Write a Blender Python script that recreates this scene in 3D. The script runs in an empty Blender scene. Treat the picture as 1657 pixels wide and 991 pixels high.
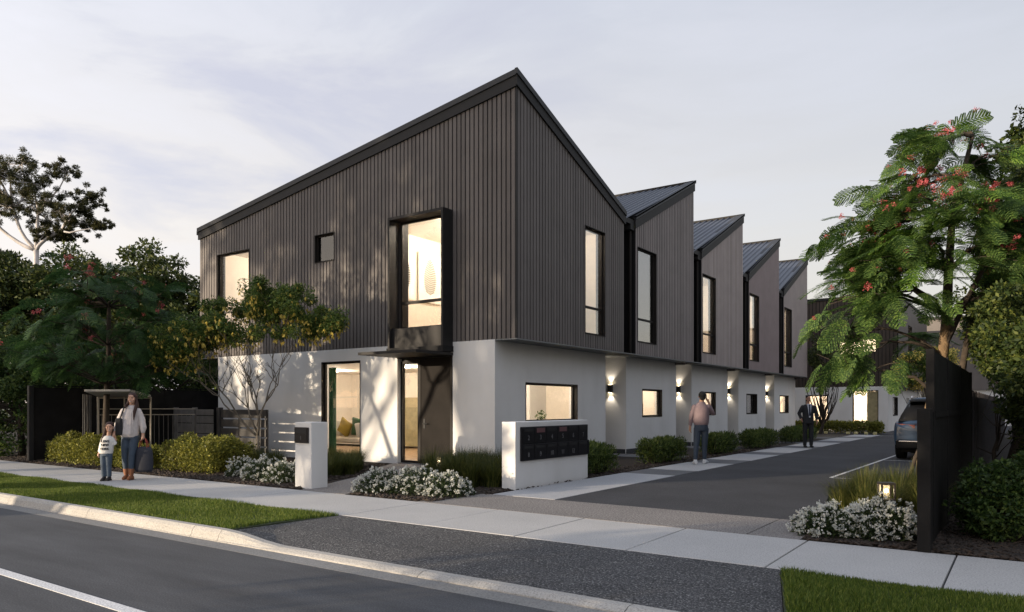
import bpy, math, random
import numpy as np
from mathutils import Vector, Matrix, Quaternion

sc = bpy.context.scene
COL = sc.collection
PI = math.pi

# ---------------------------------------------------------------- camera
cam_data = bpy.data.cameras.new("camera")
cam_data.sensor_width = 36.0
cam_data.lens = 1190.0 / 1657.0 * 36.0
cam_data.shift_y = (658.0 - 495.5) / 1657.0
cam_data.clip_end = 2000.0
cam_data.clip_start = 0.05
cam = bpy.data.objects.new("camera", cam_data)
COL.objects.link(cam)
cam.location = (0, 0, 1.45)
cam.rotation_euler = (PI / 2, 0, math.radians(34.94))
sc.camera = cam

# ---------------------------------------------------------------- sun and sky
SUN_EL, SUN_DIR = 8.0, (0.50, 0.866)       # height in degrees, horizontal travel direction of the light
el = math.radians(SUN_EL)
sd = Vector((SUN_DIR[0], SUN_DIR[1], 0)).normalized()
sun_vec = Vector((sd.x * math.cos(el), sd.y * math.cos(el), -math.sin(el)))
sun_l = bpy.data.lights.new("sun", 'SUN')
sun_l.energy = 5.0
sun_l.angle = math.radians(0.4)
sun_l.color = (1.0, 0.82, 0.60)
sun = bpy.data.objects.new("sun", sun_l)
COL.objects.link(sun)
sun.rotation_euler = sun_vec.to_track_quat('-Z', 'Y').to_euler()

world = bpy.data.worlds.new("World")
sc.world = world
world.use_nodes = True
wn = world.node_tree; wn.nodes.clear()
W = wn.nodes.new; WL = wn.links.new
out = W('ShaderNodeOutputWorld'); bg = W('ShaderNodeBackground'); bg.inputs[1].default_value = 0.1
WL(bg.outputs[0], out.inputs[0])
sky = W('ShaderNodeTexSky'); sky.sky_type = 'NISHITA'; sky.sun_disc = False
sky.sun_elevation = el
sky.sun_rotation = math.atan2(-sd.x, -sd.y)
sky.air_density = 1.0; sky.dust_density = 2.0; sky.ozone_density = 1.5
tc = W('ShaderNodeTexCoord')
sep = W('ShaderNodeSeparateXYZ'); WL(tc.outputs['Generated'], sep.inputs[0])
grad = W('ShaderNodeValToRGB'); WL(sep.outputs[2], grad.inputs[0])
cr = grad.color_ramp
cr.elements[0].position = 0.0; cr.elements[0].color = (0.78, 0.64, 0.56, 1)
cr.elements[1].position = 0.62; cr.elements[1].color = (0.52, 0.56, 0.66, 1)
e = cr.elements.new(0.22); e.color = (0.73, 0.665, 0.62, 1)
# long streaks of thin high cloud
mp = W('ShaderNodeMapping'); WL(tc.outputs['Generated'], mp.inputs[0])
mp.inputs['Rotation'].default_value = (0.25, 0.35, 0.6); mp.inputs['Scale'].default_value = (1.1, 2.2, 5.5)
nz = W('ShaderNodeTexNoise'); WL(mp.outputs[0], nz.inputs['Vector'])
nz.inputs['Scale'].default_value = 1.7; nz.inputs['Detail'].default_value = 7; nz.inputs['Roughness'].default_value = 0.58
nz.inputs['Distortion'].default_value = 0.35
c1 = W('ShaderNodeMapRange'); WL(nz.outputs[0], c1.inputs[0])
c1.inputs[1].default_value = 0.47; c1.inputs[2].default_value = 0.64; c1.inputs[3].default_value = 0.0; c1.inputs[4].default_value = 0.9
side = W('ShaderNodeMapRange'); WL(sep.outputs[0], side.inputs[0]); side.inputs[1].default_value = -0.25; side.inputs[2].default_value = -0.75; side.inputs[3].default_value = 0.12; side.inputs[4].default_value = 1.0
cm = W('ShaderNodeMath'); cm.operation = 'MULTIPLY'; WL(c1.outputs[0], cm.inputs[0]); WL(side.outputs[0], cm.inputs[1])
mx1 = W('ShaderNodeMixRGB'); WL(cm.outputs[0], mx1.inputs[0]); WL(grad.outputs[0], mx1.inputs[1]); mx1.inputs[2].default_value = (0.51, 0.50, 0.575, 1)
c2 = W('ShaderNodeMapRange'); WL(nz.outputs[0], c2.inputs[0])
c2.inputs[1].default_value = 0.50; c2.inputs[2].default_value = 0.30; c2.inputs[3].default_value = 0.0; c2.inputs[4].default_value = 0.5
mx2 = W('ShaderNodeMixRGB'); WL(c2.outputs[0], mx2.inputs[0]); WL(mx1.outputs[0], mx2.inputs[1]); mx2.inputs[2].default_value = (0.72, 0.70, 0.74, 1)
sc1 = W('ShaderNodeVectorMath'); sc1.operation = 'SCALE'; WL(mx2.outputs[0], sc1.inputs[0])
# the evening sky is brighter towards the low sun than opposite it
dt = W('ShaderNodeVectorMath'); dt.operation = 'DOT_PRODUCT'; WL(tc.outputs['Generated'], dt.inputs[0]); dt.inputs[1].default_value = (-sd.x, -sd.y, 0.25)
mr_ = W('ShaderNodeMapRange'); WL(dt.outputs['Value'], mr_.inputs[0]); mr_.inputs[1].default_value = -1.0; mr_.inputs[2].default_value = 1.0; mr_.inputs[3].default_value = 0.86; mr_.inputs[4].default_value = 1.7
tint = W('ShaderNodeMixRGB'); tint.blend_type = 'MULTIPLY'; tint.inputs[0].default_value = 1.0; WL(mx2.outputs[0], tint.inputs[1]); WL(mr_.outputs[0], tint.inputs[2])
WL(tint.outputs[0], sc1.inputs[0]); sc1.inputs['Scale'].default_value = 5.85
sc2 = W('ShaderNodeVectorMath'); sc2.operation = 'SCALE'; WL(sky.outputs[0], sc2.inputs[0]); sc2.inputs['Scale'].default_value = 0.45
ad = W('ShaderNodeVectorMath'); ad.operation = 'ADD'; WL(sc1.outputs[0], ad.inputs[0]); WL(sc2.outputs[0], ad.inputs[1])
WL(ad.outputs[0], bg.inputs[0])

sc.view_settings.view_transform = 'Standard'
sc.view_settings.look = 'None'
sc.view_settings.exposure = 0.6
sc.view_settings.gamma = 1.0
sc.view_settings.use_curve_mapping = False
sc.render.engine = 'CYCLES'
sc.cycles.use_denoising = True
sc.cycles.max_bounces = 8
sc.cycles.transparent_max_bounces = 16
sc.cycles.sample_clamp_indirect = 6.0

# ---------------------------------------------------------------- materials
MATS = {}
class NT:
    def __init__(s, name):
        s.m = bpy.data.materials.new(name); s.m.use_nodes = True
        s.t = s.m.node_tree; s.t.nodes.clear()
        s.out = s.n('ShaderNodeOutputMaterial')
        MATS[name] = s.m
    def n(s, k, **kw):
        a = s.t.nodes.new(k)
        for q, v in kw.items(): setattr(a, q, v)
        return a
    def l(s, a, b): s.t.links.new(a, b)
    def noise(s, scale, detail=4, rough=0.6, coord='Object', vscale=None):
        tcn = s.n('ShaderNodeTexCoord'); nn = s.n('ShaderNodeTexNoise')
        nn.inputs['Scale'].default_value = scale; nn.inputs['Detail'].default_value = detail; nn.inputs['Roughness'].default_value = rough
        if vscale:
            mm = s.n('ShaderNodeMapping'); mm.inputs['Scale'].default_value = vscale
            s.l(tcn.outputs[coord], mm.inputs[0]); s.l(mm.outputs[0], nn.inputs['Vector'])
        else: s.l(tcn.outputs[coord], nn.inputs['Vector'])
        return nn.outputs[0]
    def ramp(s, fac, stops):
        r = s.n('ShaderNodeValToRGB'); s.l(fac, r.inputs[0])
        c = r.color_ramp
        c.elements[0].position = stops[0][0]; c.elements[0].color = (*stops[0][1], 1)
        c.elements[1].position = stops[-1][0]; c.elements[1].color = (*stops[-1][1], 1)
        for p, q in stops[1:-1]:
            el_ = c.elements.new(p); el_.color = (*q, 1)
        return r.outputs[0]
    def bsdf(s, base, rough=0.5, metal=0.0, spec=0.5, bump=None, bstr=0.3, bdist=0.01, emis=None, estr=0.0):
        b = s.n('ShaderNodeBsdfPrincipled')
        if isinstance(base, tuple): b.inputs['Base Color'].default_value = (*base, 1)
        else: s.l(base, b.inputs['Base Color'])
        if isinstance(rough, (int, float)): b.inputs['Roughness'].default_value = rough
        else: s.l(rough, b.inputs['Roughness'])
        b.inputs['Metallic'].default_value = metal
        b.inputs['Specular IOR Level'].default_value = spec
        if emis: b.inputs['Emission Color'].default_value = (*emis, 1); b.inputs['Emission Strength'].default_value = estr
        if bump is not None:
            bp = s.n('ShaderNodeBump'); bp.inputs['Strength'].default_value = bstr; bp.inputs['Distance'].default_value = bdist
            s.l(bump, bp.inputs['Height']); s.l(bp.outputs[0], b.inputs['Normal'])
        return b
    def end(s, sh): s.l(sh.outputs[0] if hasattr(sh, 'outputs') else sh, s.out.inputs[0]); return s.m

def simple(name, col, rough=0.5, metal=0.0, spec=0.5, var=0.12, scale=6.0, bump=0.0, bscale=40.0, bdist=0.004, emis=None, estr=0):
    t = NT(name)
    lo = tuple(c * (1 - var) for c in col); hi = tuple(min(1, c * (1 + var)) for c in col)
    c = t.ramp(t.noise(scale, 5), [(0.3, lo), (0.7, hi)])
    bn = t.noise(bscale, 3) if bump else None
    return t.end(t.bsdf(c, rough, metal, spec, bn, bump, bdist, emis, estr))

def render_mat():
    t = NT('render_white')
    big = t.ramp(t.noise(0.7, 6, .65), [(0.3, (.60, .595, .585)), (0.7, (.67, .665, .655))])
    st = t.ramp(t.noise(1.0, 2, .5, vscale=(1.6, 1.6, .3)), [(0.30, (.93, .925, .915)), (0.60, (1, 1, 1))])
    mm = t.n('ShaderNodeMixRGB', blend_type='MULTIPLY'); mm.inputs[0].default_value = .8; t.l(big, mm.inputs[1]); t.l(st, mm.inputs[2])
    # soil splash in the lowest few centimetres
    tcn = t.n('ShaderNodeTexCoord'); sx = t.n('ShaderNodeSeparateXYZ'); t.l(tcn.outputs['Object'], sx.inputs[0])
    t.end(t.bsdf(mm.outputs[0], .85, 0, .2, t.noise(150, 3), .4, .003))
render_mat()
def speckled(name, base, dark, light, scale, rough=0.9, mscale=0.7, mvar=0.15, bump=0.4, spec=0.25):
    t = NT(name)
    f = t.noise(scale, 2, 0.7)
    c = t.ramp(f, [(0.36, dark), (0.47, base), (0.55, base), (0.68, light)])
    g_ = t.noise(mscale, 6, 0.65)
    mm = t.n('ShaderNodeMixRGB', blend_type='MULTIPLY'); mm.inputs[0].default_value = 1.0
    t.l(c, mm.inputs[1]); t.l(t.ramp(g_, [(0.3, (1 - mvar,) * 3), (0.7, (1 + mvar,) * 3)]), mm.inputs[2])
    return t.end(t.bsdf(mm.outputs[0], rough, 0, spec, f, bump, 0.004))
speckled('footpath_concrete', (0.41, 0.40, 0.385), (0.27, 0.27, 0.275), (0.50, 0.50, 0.50), 70, mvar=0.08)
speckled('kerb_concrete', (0.36, 0.345, 0.32), (0.25, 0.24, 0.225), (0.45, 0.43, 0.40), 60, mvar=0.12)
speckled('channel_concrete', (0.22, 0.215, 0.205), (0.15, 0.15, 0.145), (0.28, 0.27, 0.26), 60, mvar=0.15)
speckled('side_path_light', (0.36, 0.365, 0.375), (0.27, 0.27, 0.28), (0.43, 0.43, 0.44), 60, mvar=0.06)
speckled('side_path_dark', (0.12, 0.125, 0.135), (0.08, 0.08, 0.09), (0.16, 0.165, 0.17), 60, mvar=0.1)
speckled('exposed_aggregate', (0.20, 0.185, 0.175), (0.07, 0.065, 0.06), (0.36, 0.34, 0.32), 45, mvar=0.12)
speckled('apron_asphalt', (0.060, 0.060, 0.062), (0.02, 0.02, 0.021), (0.26, 0.255, 0.25), 55, rough=0.85, mvar=0.2)
speckled('driveway_asphalt', (0.052, 0.053, 0.058), (0.030, 0.031, 0.034), (0.095, 0.096, 0.102), 60, rough=0.85, mvar=0.22, mscale=0.5, spec=0.15)
def road_mat():
    t = NT('road_asphalt')
    f = t.noise(75, 2, 0.7)
    c = t.ramp(f, [(0.35, (0.036, 0.038, 0.043)), (0.5, (0.056, 0.058, 0.063)), (0.68, (0.09, 0.092, 0.097))])
    g_ = t.noise(1.0, 6, 0.7, vscale=(0.45, 2.2, 1))
    mm = t.n('ShaderNodeMixRGB', blend_type='MULTIPLY'); mm.inputs[0].default_value = 1.0
    t.l(c, mm.inputs[1]); t.l(t.ramp(g_, [(0.3, (0.74,) * 3), (0.7, (1.32,) * 3)]), mm.inputs[2])
    t.end(t.bsdf(mm.outputs[0], 0.8, 0, 0.35, f, 0.4, 0.004))
road_mat()
speckled('road_paint', (0.62, 0.62, 0.62), (0.35, 0.35, 0.36), (0.75, 0.75, 0.75), 60, mvar=0.1)
speckled('mulch_soil', (0.020, 0.015, 0.012), (0.008, 0.006, 0.005), (0.045, 0.034, 0.027), 35, mvar=0.3)
simple('mulch_chip', (0.035, 0.025, 0.019), 0.95, var=0.6, scale=9)
simple('soil_green', (0.03, 0.04, 0.015), 0.95, var=0.4, scale=12)
def cladding(name, col, rough=0.55):
    t = NT(name)
    geo = t.n('ShaderNodeObjectInfo')
    c = t.ramp(geo.outputs['Random'], [(0.0, tuple(x * 0.86 for x in col)), (1.0, tuple(x * 1.14 for x in col))])
    n1 = t.noise(1.3, 5)
    mm = t.n('ShaderNodeMixRGB', blend_type='MULTIPLY'); mm.inputs[0].default_value = 1.0
    t.l(c, mm.inputs[1]); t.l(t.ramp(n1, [(0.3, (0.9,) * 3), (0.7, (1.1,) * 3)]), mm.inputs[2])
    t.end(t.bsdf(mm.outputs[0], rough, 0.0, 0.22, n1, 0.06, 0.01))
cladding('cladding_steel', (0.118, 0.106, 0.101))
cladding('cladding_sheen_grey', (0.19, 0.168, 0.163))  # this and the next two: cladding lightened to stand for grazing sky sheen
cladding('cladding_sheen_taupe', (0.33, 0.285, 0.272))
cladding('cladding_sheen_mauve', (0.28, 0.225, 0.225))
cladding('cladding_brown', (0.055, 0.042, 0.034), 0.55)
simple('trim_steel', (0.020, 0.020, 0.021), 0.6, spec=0.2, var=0.05)
simple('flashing_steel', (0.030, 0.032, 0.036), 0.55, spec=0.3, var=0.05)
simple('roof_steel', (0.035, 0.042, 0.06), 0.4, spec=0.7, var=0.1, scale=1.5)
simple('black_panel', (0.010, 0.010, 0.011), 0.6, spec=.15, var=0.1)
simple('black_frame', (0.012, 0.010, 0.009), 0.6, spec=.2, var=0.1)
simple('door_dark', (0.012, 0.010, 0.009), 0.7, spec=.12, var=0.25, scale=3)
simple('box_steel', (0.018, 0.017, 0.017), 0.6, spec=.2, var=0.1)
simple('soffit_grey', (0.16, 0.165, 0.165), 0.7, var=0.05)
simple('plinth_dark', (0.03, 0.032, 0.036), 0.8)
simple('chrome', (0.7, 0.7, 0.72), 0.2, metal=1.0, var=0.03)
simple('fence_black', (0.014, 0.0135, 0.0135), 0.8, spec=0.08, var=0.25, scale=3)
simple('fence_batten', (0.045, 0.042, 0.047), 0.8, spec=.1, var=0.15, scale=3)
simple('fence_grey_timber', (0.13, 0.125, 0.12), 0.8, var=0.25, scale=4, bump=0.4, bscale=30)
simple('fence_dark_timber', (0.042, 0.040, 0.040), 0.7, var=0.25, scale=4)
simple('pale_metal', (0.38, 0.34, 0.28), 0.5, var=0.1)
simple('shelter_sheet', (0.30, 0.29, 0.27), 0.6, var=0.15)
simple('interior_wall', (0.74, 0.68, 0.60), 0.9, var=0.04)
simple('interior_white', (0.80, 0.76, 0.70), 0.8, var=0.03)
simple('interior_floor', (0.30, 0.20, 0.12), 0.5, var=0.25, scale=3)
simple('curtain_green', (0.02, 0.07, 0.03), 0.9, var=0.2)
simple('curtain_tan', (0.28, 0.24, 0.13), 0.9, var=0.2)
simple('blind_grey', (0.30, 0.24, 0.25), 0.8, var=0.08)
simple('sofa_cream', (0.62, 0.53, 0.42), 0.9, var=0.08)
simple('cushion_mustard', (0.36, 0.25, 0.04), 0.9)
simple('cushion_green', (0.04, 0.10, 0.04), 0.9)
simple('cushion_white', (0.75, 0.70, 0.62), 0.9)
simple('wood_pale', (0.42, 0.26, 0.13), 0.5, var=0.2)
simple('chair_green', (0.05, 0.09, 0.035), 0.8)
simple('paper_white', (0.85, 0.83, 0.80), 0.8, var=0.02)
simple('print_dark', (0.05, 0.05, 0.045), 0.8)
simple('print_pale', (0.35, 0.34, 0.30), 0.8)
simple('mailbox_black', (0.008, 0.008, 0.010), 0.4, spec=.2, var=0.1)
simple('mailbox_label', (0.10, 0.045, 0.05), 0.5)
simple('numeral_grey', (0.10, 0.10, 0.105), 0.6)
simple('edging_yellow', (0.55, 0.48, 0.22), 0.8)
simple('palm_bark', (0.20, 0.17, 0.13), 0.9, var=0.3, scale=15, bump=0.6, bscale=30, bdist=0.02)
simple('bark_tan', (0.15, 0.10, 0.055), 0.95, var=0.4, scale=14, bump=0.9, bscale=35, bdist=0.02)
simple('bark_dark', (0.040, 0.030, 0.022), 0.95, var=0.4, scale=14, bump=0.6, bscale=30, bdist=0.01)
simple('bark_grey', (0.11, 0.095, 0.075), 0.95, var=0.3, scale=14, bump=0.6, bscale=30, bdist=0.01)
simple('bark_gum', (0.50, 0.47, 0.46), 0.8, var=0.25, scale=2)
simple('lamp_black', (0.02, 0.017, 0.015), 0.5)
simple('lamp_glow', (0.9, 0.8, 0.6), 0.5, emis=(1.0, 0.80, 0.50), estr=14)
simple('lamp_reflector', (0.45, 0.40, 0.31), 0.5)
simple('ceiling_glow', (0.9, 0.85, 0.75), 0.5, emis=(1.0, 0.84, 0.62), estr=9)

def leafmat(name, lo, mid, hi, trans=0.35, rough=0.55, spec=0.3):
    t = NT(name)
    g_ = t.n('ShaderNodeNewGeometry')
    c = t.ramp(g_.outputs['Random Per Island'], [(0.0, lo), (0.55, mid), (1.0, hi)])
    b = t.bsdf(c, rough, 0, spec)
    tr = t.n('ShaderNodeBsdfTranslucent'); t.l(c, tr.inputs[0])
    m = t.n('ShaderNodeMixShader'); m.inputs[0].default_value = trans
    t.l(b.outputs[0], m.inputs[1]); t.l(tr.outputs[0], m.inputs[2])
    t.end(m)
leafmat('leaf_dark', (0.018, 0.032, 0.009), (0.045, 0.066, 0.015), (0.12, 0.135, 0.032))
leafmat('leaf_mid', (0.02, 0.045, 0.012), (0.05, 0.09, 0.022), (0.14, 0.19, 0.045))
leafmat('leaf_gum', (0.03, 0.035, 0.012), (0.055, 0.060, 0.022), (0.11, 0.10, 0.04))
leafmat('leaf_fern', (0.024, 0.060, 0.016), (0.062, 0.120, 0.030), (0.16, 0.24, 0.055))
leafmat('leaf_fern_dark', (0.016, 0.045, 0.015), (0.036, 0.085, 0.027), (0.08, 0.15, 0.042))
leafmat('leaf_fern_bright', (0.03, 0.08, 0.014), (0.09, 0.18, 0.03), (0.22, 0.34, 0.06), trans=.45)
leafmat('leaf_yellow_tree', (0.03, 0.065, 0.014), (0.075, 0.13, 0.026), (0.19, 0.23, 0.05))
leafmat('flower_yellow', (0.40, 0.32, 0.06), (0.60, 0.48, 0.10), (0.80, 0.66, 0.20), trans=0.4)
leafmat('flower_red', (0.28, 0.03, 0.04), (0.48, 0.09, 0.10), (0.66, 0.24, 0.24), trans=0.3)
leafmat('flower_white', (0.42, 0.44, 0.38), (0.60, 0.61, 0.57), (0.75, 0.75, 0.73), trans=0.3)
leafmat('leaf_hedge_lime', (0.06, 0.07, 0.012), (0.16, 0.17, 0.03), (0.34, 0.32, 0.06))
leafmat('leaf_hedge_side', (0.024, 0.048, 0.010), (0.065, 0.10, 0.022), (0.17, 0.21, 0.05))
leafmat('leaf_flowerbush', (0.012, 0.022, 0.008), (0.03, 0.05, 0.018), (0.07, 0.10, 0.03))
leafmat('blade_tussock', (0.018, 0.028, 0.006), (0.045, 0.06, 0.012), (0.13, 0.13, 0.03))
leafmat('blade_tussock_lit', (0.04, 0.055, 0.012), (0.09, 0.11, 0.025), (0.22, 0.20, 0.06))  # lighter copy of the tussock blades, sunlight put into the colour
leafmat('blade_lawn', (0.04, 0.07, 0.010), (0.095, 0.15, 0.020), (0.22, 0.25, 0.05))
leafmat('leaf_right', (0.016, 0.030, 0.008), (0.038, 0.062, 0.013), (0.12, 0.14, 0.028))
leafmat('leaf_shrub_right', (0.014, 0.034, 0.009), (0.035, 0.07, 0.016), (0.10, 0.15, 0.035))

def glassmat(name, refl, tint=(1, 1, 1)):
    t = NT(name)
    tr = t.n('ShaderNodeBsdfTransparent'); tr.inputs[0].default_value = (*tint, 1)
    gl = t.n('ShaderNodeBsdfGlossy'); gl.inputs['Roughness'].default_value = 0.01
    gl.inputs[0].default_value = (1, 1, 1, 1)
    ge = t.n('ShaderNodeNewGeometry'); dp = t.n('ShaderNodeVectorMath', operation='DOT_PRODUCT')
    t.l(ge.outputs['Normal'], dp.inputs[0]); t.l(ge.outputs['Incoming'], dp.inputs[1])
    ab = t.n('ShaderNodeMath', operation='ABSOLUTE'); t.l(dp.outputs['Value'], ab.inputs[0])
    om = t.n('ShaderNodeMath', operation='SUBTRACT'); om.inputs[0].default_value = 1.0; t.l(ab.outputs[0], om.inputs[1])
    pw = t.n('ShaderNodeMath', operation='POWER'); t.l(om.outputs[0], pw.inputs[0]); pw.inputs[1].default_value = 5.0
    ma = t.n('ShaderNodeMath', operation='MULTIPLY_ADD'); t.l(pw.outputs[0], ma.inputs[0]); ma.inputs[1].default_value = 1.0 - refl; ma.inputs[2].default_value = refl
    ma.use_clamp = True
    m = t.n('ShaderNodeMixShader'); t.l(ma.outputs[0], m.inputs[0]); t.l(tr.outputs[0], m.inputs[1]); t.l(gl.outputs[0], m.inputs[2])
    t.end(m)
glassmat('window_glass', 0.03)
glassmat('window_glass_reflective', 0.20, (0.8, 0.8, 0.8))
glassmat('window_glass_dark', 0.07, (0.5, 0.5, 0.5))
glassmat('window_glass_upper', 0.16)
glassmat('car_glass', 0.12, (0.25, 0.27, 0.3))
M = MATS

# ---------------------------------------------------------------- building blocks
def tag(o, label=None, cat=None, group=None, kind=None):
    if label: o['label'] = label
    if cat: o['category'] = cat
    if group: o['group'] = group
    if kind: o['kind'] = kind
    return o
def thing(name, label, cat, loc=(0, 0, 0), group=None, rotz=0.0):
    o = bpy.data.objects.new(name, None); COL.objects.link(o)
    o.empty_display_size = 0.2
    o.location = loc; o.rotation_euler = (0, 0, rotz)
    return tag(o, label, cat, group)
def add_obj(name, me, parent=None, loc=None):
    o = bpy.data.objects.new(name, me); COL.objects.link(o)
    if parent: o.parent = parent
    if loc is not None: o.location = loc
    return o

class MB:
    def __init__(s): s.v = []; s.f = []
    def add(s, vs, fs):
        n = len(s.v); s.v += [tuple(p) for p in vs]; s.f += [tuple(i + n for i in f) for f in fs]; return s
    def hexa(s, a, b):                       # two quads a, b of 4 points: bottom loop and top loop
        return s.add(list(a) + list(b), [(3, 2, 1, 0), (4, 5, 6, 7), (0, 1, 5, 4), (1, 2, 6, 5), (2, 3, 7, 6), (3, 0, 4, 7)])
    def box(s, x0, x1, y0, y1, z0, z1):
        return s.hexa([(x0, y0, z0), (x1, y0, z0), (x1, y1, z0), (x0, y1, z0)], [(x0, y0, z1), (x1, y0, z1), (x1, y1, z1), (x0, y1, z1)])
    def bbox(s, x0, x1, y0, y1, z0, z1, c=0.01):     # box with chamfered vertical and horizontal edges
        n = len(s.v)
        xs = (x0, x1); ys = (y0, y1); zs = (z0, z1)
        bm_pts = []
        for zi, z in ((0, z0), (1, z1)):
            for sx, sy in ((0, 0), (1, 0), (1, 1), (0, 1)):
                bm_pts.append((xs[sx], ys[sy], z))
        cx, cy = (x0 + x1) / 2, (y0 + y1) / 2
        rings = []
        for z, ins in ((z0, c), (z0 + c, 0), (z1 - c, 0), (z1, c)):
            r = []
            for sx, sy in ((-1, -1), (1, -1), (1, 1), (-1, 1)):
                X = x0 if sx < 0 else x1; Y = y0 if sy < 0 else y1
                X -= sx * ins; Y -= sy * ins
                if sx * sy > 0: r += [(X, Y - sy * c, z), (X - sx * c, Y, z)][::(1 if sx * sy > 0 else -1)]
                else: r += [(X - sx * c, Y, z), (X, Y - sy * c, z)]
            # order: walk round
            r.sort(key=lambda p: math.atan2((p[1] - cy) / max(1e-6, (y1 - y0)), (p[0] - cx) / max(1e-6, (x1 - x0))))
            rings.append(r)
        return s.rings(rings)
    def rings(s, rings, caps=True, close=True):
        n0 = len(s.v); k = len(rings[0])
        for r in rings: s.v += [tuple(p) for p in r]
        for i in range(len(rings) - 1):
            for j in range(k if close else k - 1):
                a = n0 + i * k + j; b = n0 + i * k + (j + 1) % k
                s.f.append((a, b, b + k, a + k))
        if caps:
            s.f.append(tuple(n0 + j for j in range(k))[::-1])
            s.f.append(tuple(n0 + (len(rings) - 1) * k + j for j in range(k)))
        return s
    def tube(s, pts, rad, sides=8, caps=True, sq=1.0):
        pts = [Vector(p) for p in pts]
        if not hasattr(rad, '__len__'): rad = [rad] * len(pts)
        rings = []; ref = None
        for i, p in enumerate(pts):
            t = (pts[min(i + 1, len(pts) - 1)] - pts[max(i - 1, 0)])
            if t.length < 1e-9: t = Vector((0, 0, 1))
            t.normalize()
            if ref is None:
                ref = Vector((1, 0, 0)) if abs(t.x) < 0.9 else Vector((0, 1, 0))
            a = (ref - t * ref.dot(t))
            if a.length < 1e-6: a = t.orthogonal()
            a.normalize(); ref = a; b = t.cross(a)
            rings.append([p + (a * math.cos(2 * PI * k / sides) + b * math.sin(2 * PI * k / sides) * sq) * rad[i] for k in range(sides)])
        return s.rings(rings, caps)
    def loft(s, secs, sides=14):             # horizontal ellipses (cx, cy, cz, rx, ry)
        return s.rings([[(c[0] + c[3] * math.cos(2 * PI * k / sides), c[1] + c[4] * math.sin(2 * PI * k / sides), c[2]) for k in range(sides)] for c in secs])
    def ball(s, c, r, seg=10, rg=7):
        rx, ry, rz = r if hasattr(r, '__len__') else (r, r, r)
        rs = []
        for i in range(rg + 1):
            ph = -PI / 2 + PI * i / rg
            q = max(0.02, math.cos(ph))
            rs.append([(c[0] + rx * q * math.cos(2 * PI * k / seg), c[1] + ry * q * math.sin(2 * PI * k / seg), c[2] + rz * math.sin(ph)) for k in range(seg)])
        return s.rings(rs)
    def prism(s, pts, z0, z1):               # flat polygon (counter-clockwise) raised from z0 to z1
        n = len(pts); k = len(s.v)
        s.v += [(p[0], p[1], z0) for p in pts] + [(p[0], p[1], z1) for p in pts]
        s.f.append(tuple(k + i for i in range(n))[::-1]); s.f.append(tuple(k + n + i for i in range(n)))
        for i in range(n):
            j = (i + 1) % n; s.f.append((k + i, k + j, k + n + j, k + n + i))
        return s
    def mesh(s, name, mat, off=(0, 0, 0), smooth=False):
        me = bpy.data.meshes.new(name)
        me.from_pydata([(v[0] - off[0], v[1] - off[1], v[2] - off[2]) for v in s.v], [], s.f)
        me.update()
        if mat: me.materials.append(M[mat] if isinstance(mat, str) else mat)
        if smooth: me.polygons.foreach_set('use_smooth', [True] * len(me.polygons))
        return me
    def build(s, name, mat, parent=None, smooth=False, label=None, kind=None, local=False):
        off = (0, 0, 0)
        if parent is not None and not local:
            p = parent; off = Vector((0, 0, 0))
            while p is not None: off = off + p.location; p = p.parent
        o = add_obj(name, s.mesh(name, mat, off, smooth), parent)
        if label: o['label'] = label
        if kind: o['kind'] = kind
        return o

def np_mesh(name, verts, quads, mat, loc=(0, 0, 0), smooth=False):
    me = bpy.data.meshes.new(name)
    nv = len(verts); nf, k = quads.shape
    me.vertices.add(nv); me.vertices.foreach_set('co', (verts - np.array(loc)).astype(np.float32).ravel())
    me.loops.add(nf * k); me.loops.foreach_set('vertex_index', quads.astype(np.int32).ravel())
    me.polygons.add(nf)
    me.polygons.foreach_set('loop_start', np.arange(0, nf * k, k, dtype=np.int32))
    me.polygons.foreach_set('loop_total', np.full(nf, k, dtype=np.int32))
    if smooth: me.polygons.foreach_set('use_smooth', np.ones(nf, dtype=bool))
    me.update(calc_edges=True)
    me.materials.append(M[mat])
    return me

def wall_cols(mb, mp, a, b, zb, topf, holes, n0, n1):
    """strip of wall from u=a to u=b, bottom zb, top topf(u), cut round the holes (u0,u1,z0,z1)"""
    cuts = sorted(set([a, b] + [h[i] for h in holes for i in (0, 1) if a < h[i] < b]))
    for u0, u1 in zip(cuts[:-1], cuts[1:]):
        if u1 - u0 < 0.004: continue
        um = (u0 + u1) / 2
        hs = sorted([(h[2], h[3]) for h in holes if h[0] < um < h[1]])
        z = zb
        for h0, h1 in hs + [(None, None)]:
            if h0 is None:
                A, B = topf(u0), topf(u1)
            else: A = B = h0
            if min(A, B) - z > 0.004:
                mb.hexa([mp(u0, n0, z), mp(u1, n0, z), mp(u1, n1, z), mp(u0, n1, z)],
                        [mp(u0, n0, A), mp(u1, n0, B), mp(u1, n1, B), mp(u0, n1, A)])
            if h1 is not None: z = h1
FRONT = lambda Y0: (lambda u, n, z: (u, Y0 + n, z))       # n inward
SIDE = lambda X0: (lambda u, n, z: (X0 - n, u, z))

def point_light(name, loc, power, color=(1, 0.86, 0.68), size=0.08, parent=None):
    l = bpy.data.lights.new(name, 'POINT'); l.energy = power; l.color = color; l.shadow_soft_size = size
    o = bpy.data.objects.new(name, l); COL.objects.link(o)
    if parent is not None:
        o.parent = parent; o.location = Vector(loc) - parent.location
    else: o.location = loc
    return o
# ================================================================ THE GROUND
def sheet(name, pts, z0, z1, mat, parent=None, kind='structure'):
    mb = MB().prism(pts, z0, z1)
    o = mb.build(name, mat, parent)
    if parent is None and kind: o['kind'] = kind
    return o
def rect(x0, x1, y0, y1): return [(x0, y0), (x1, y0), (x1, y1), (x0, y1)]

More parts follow.
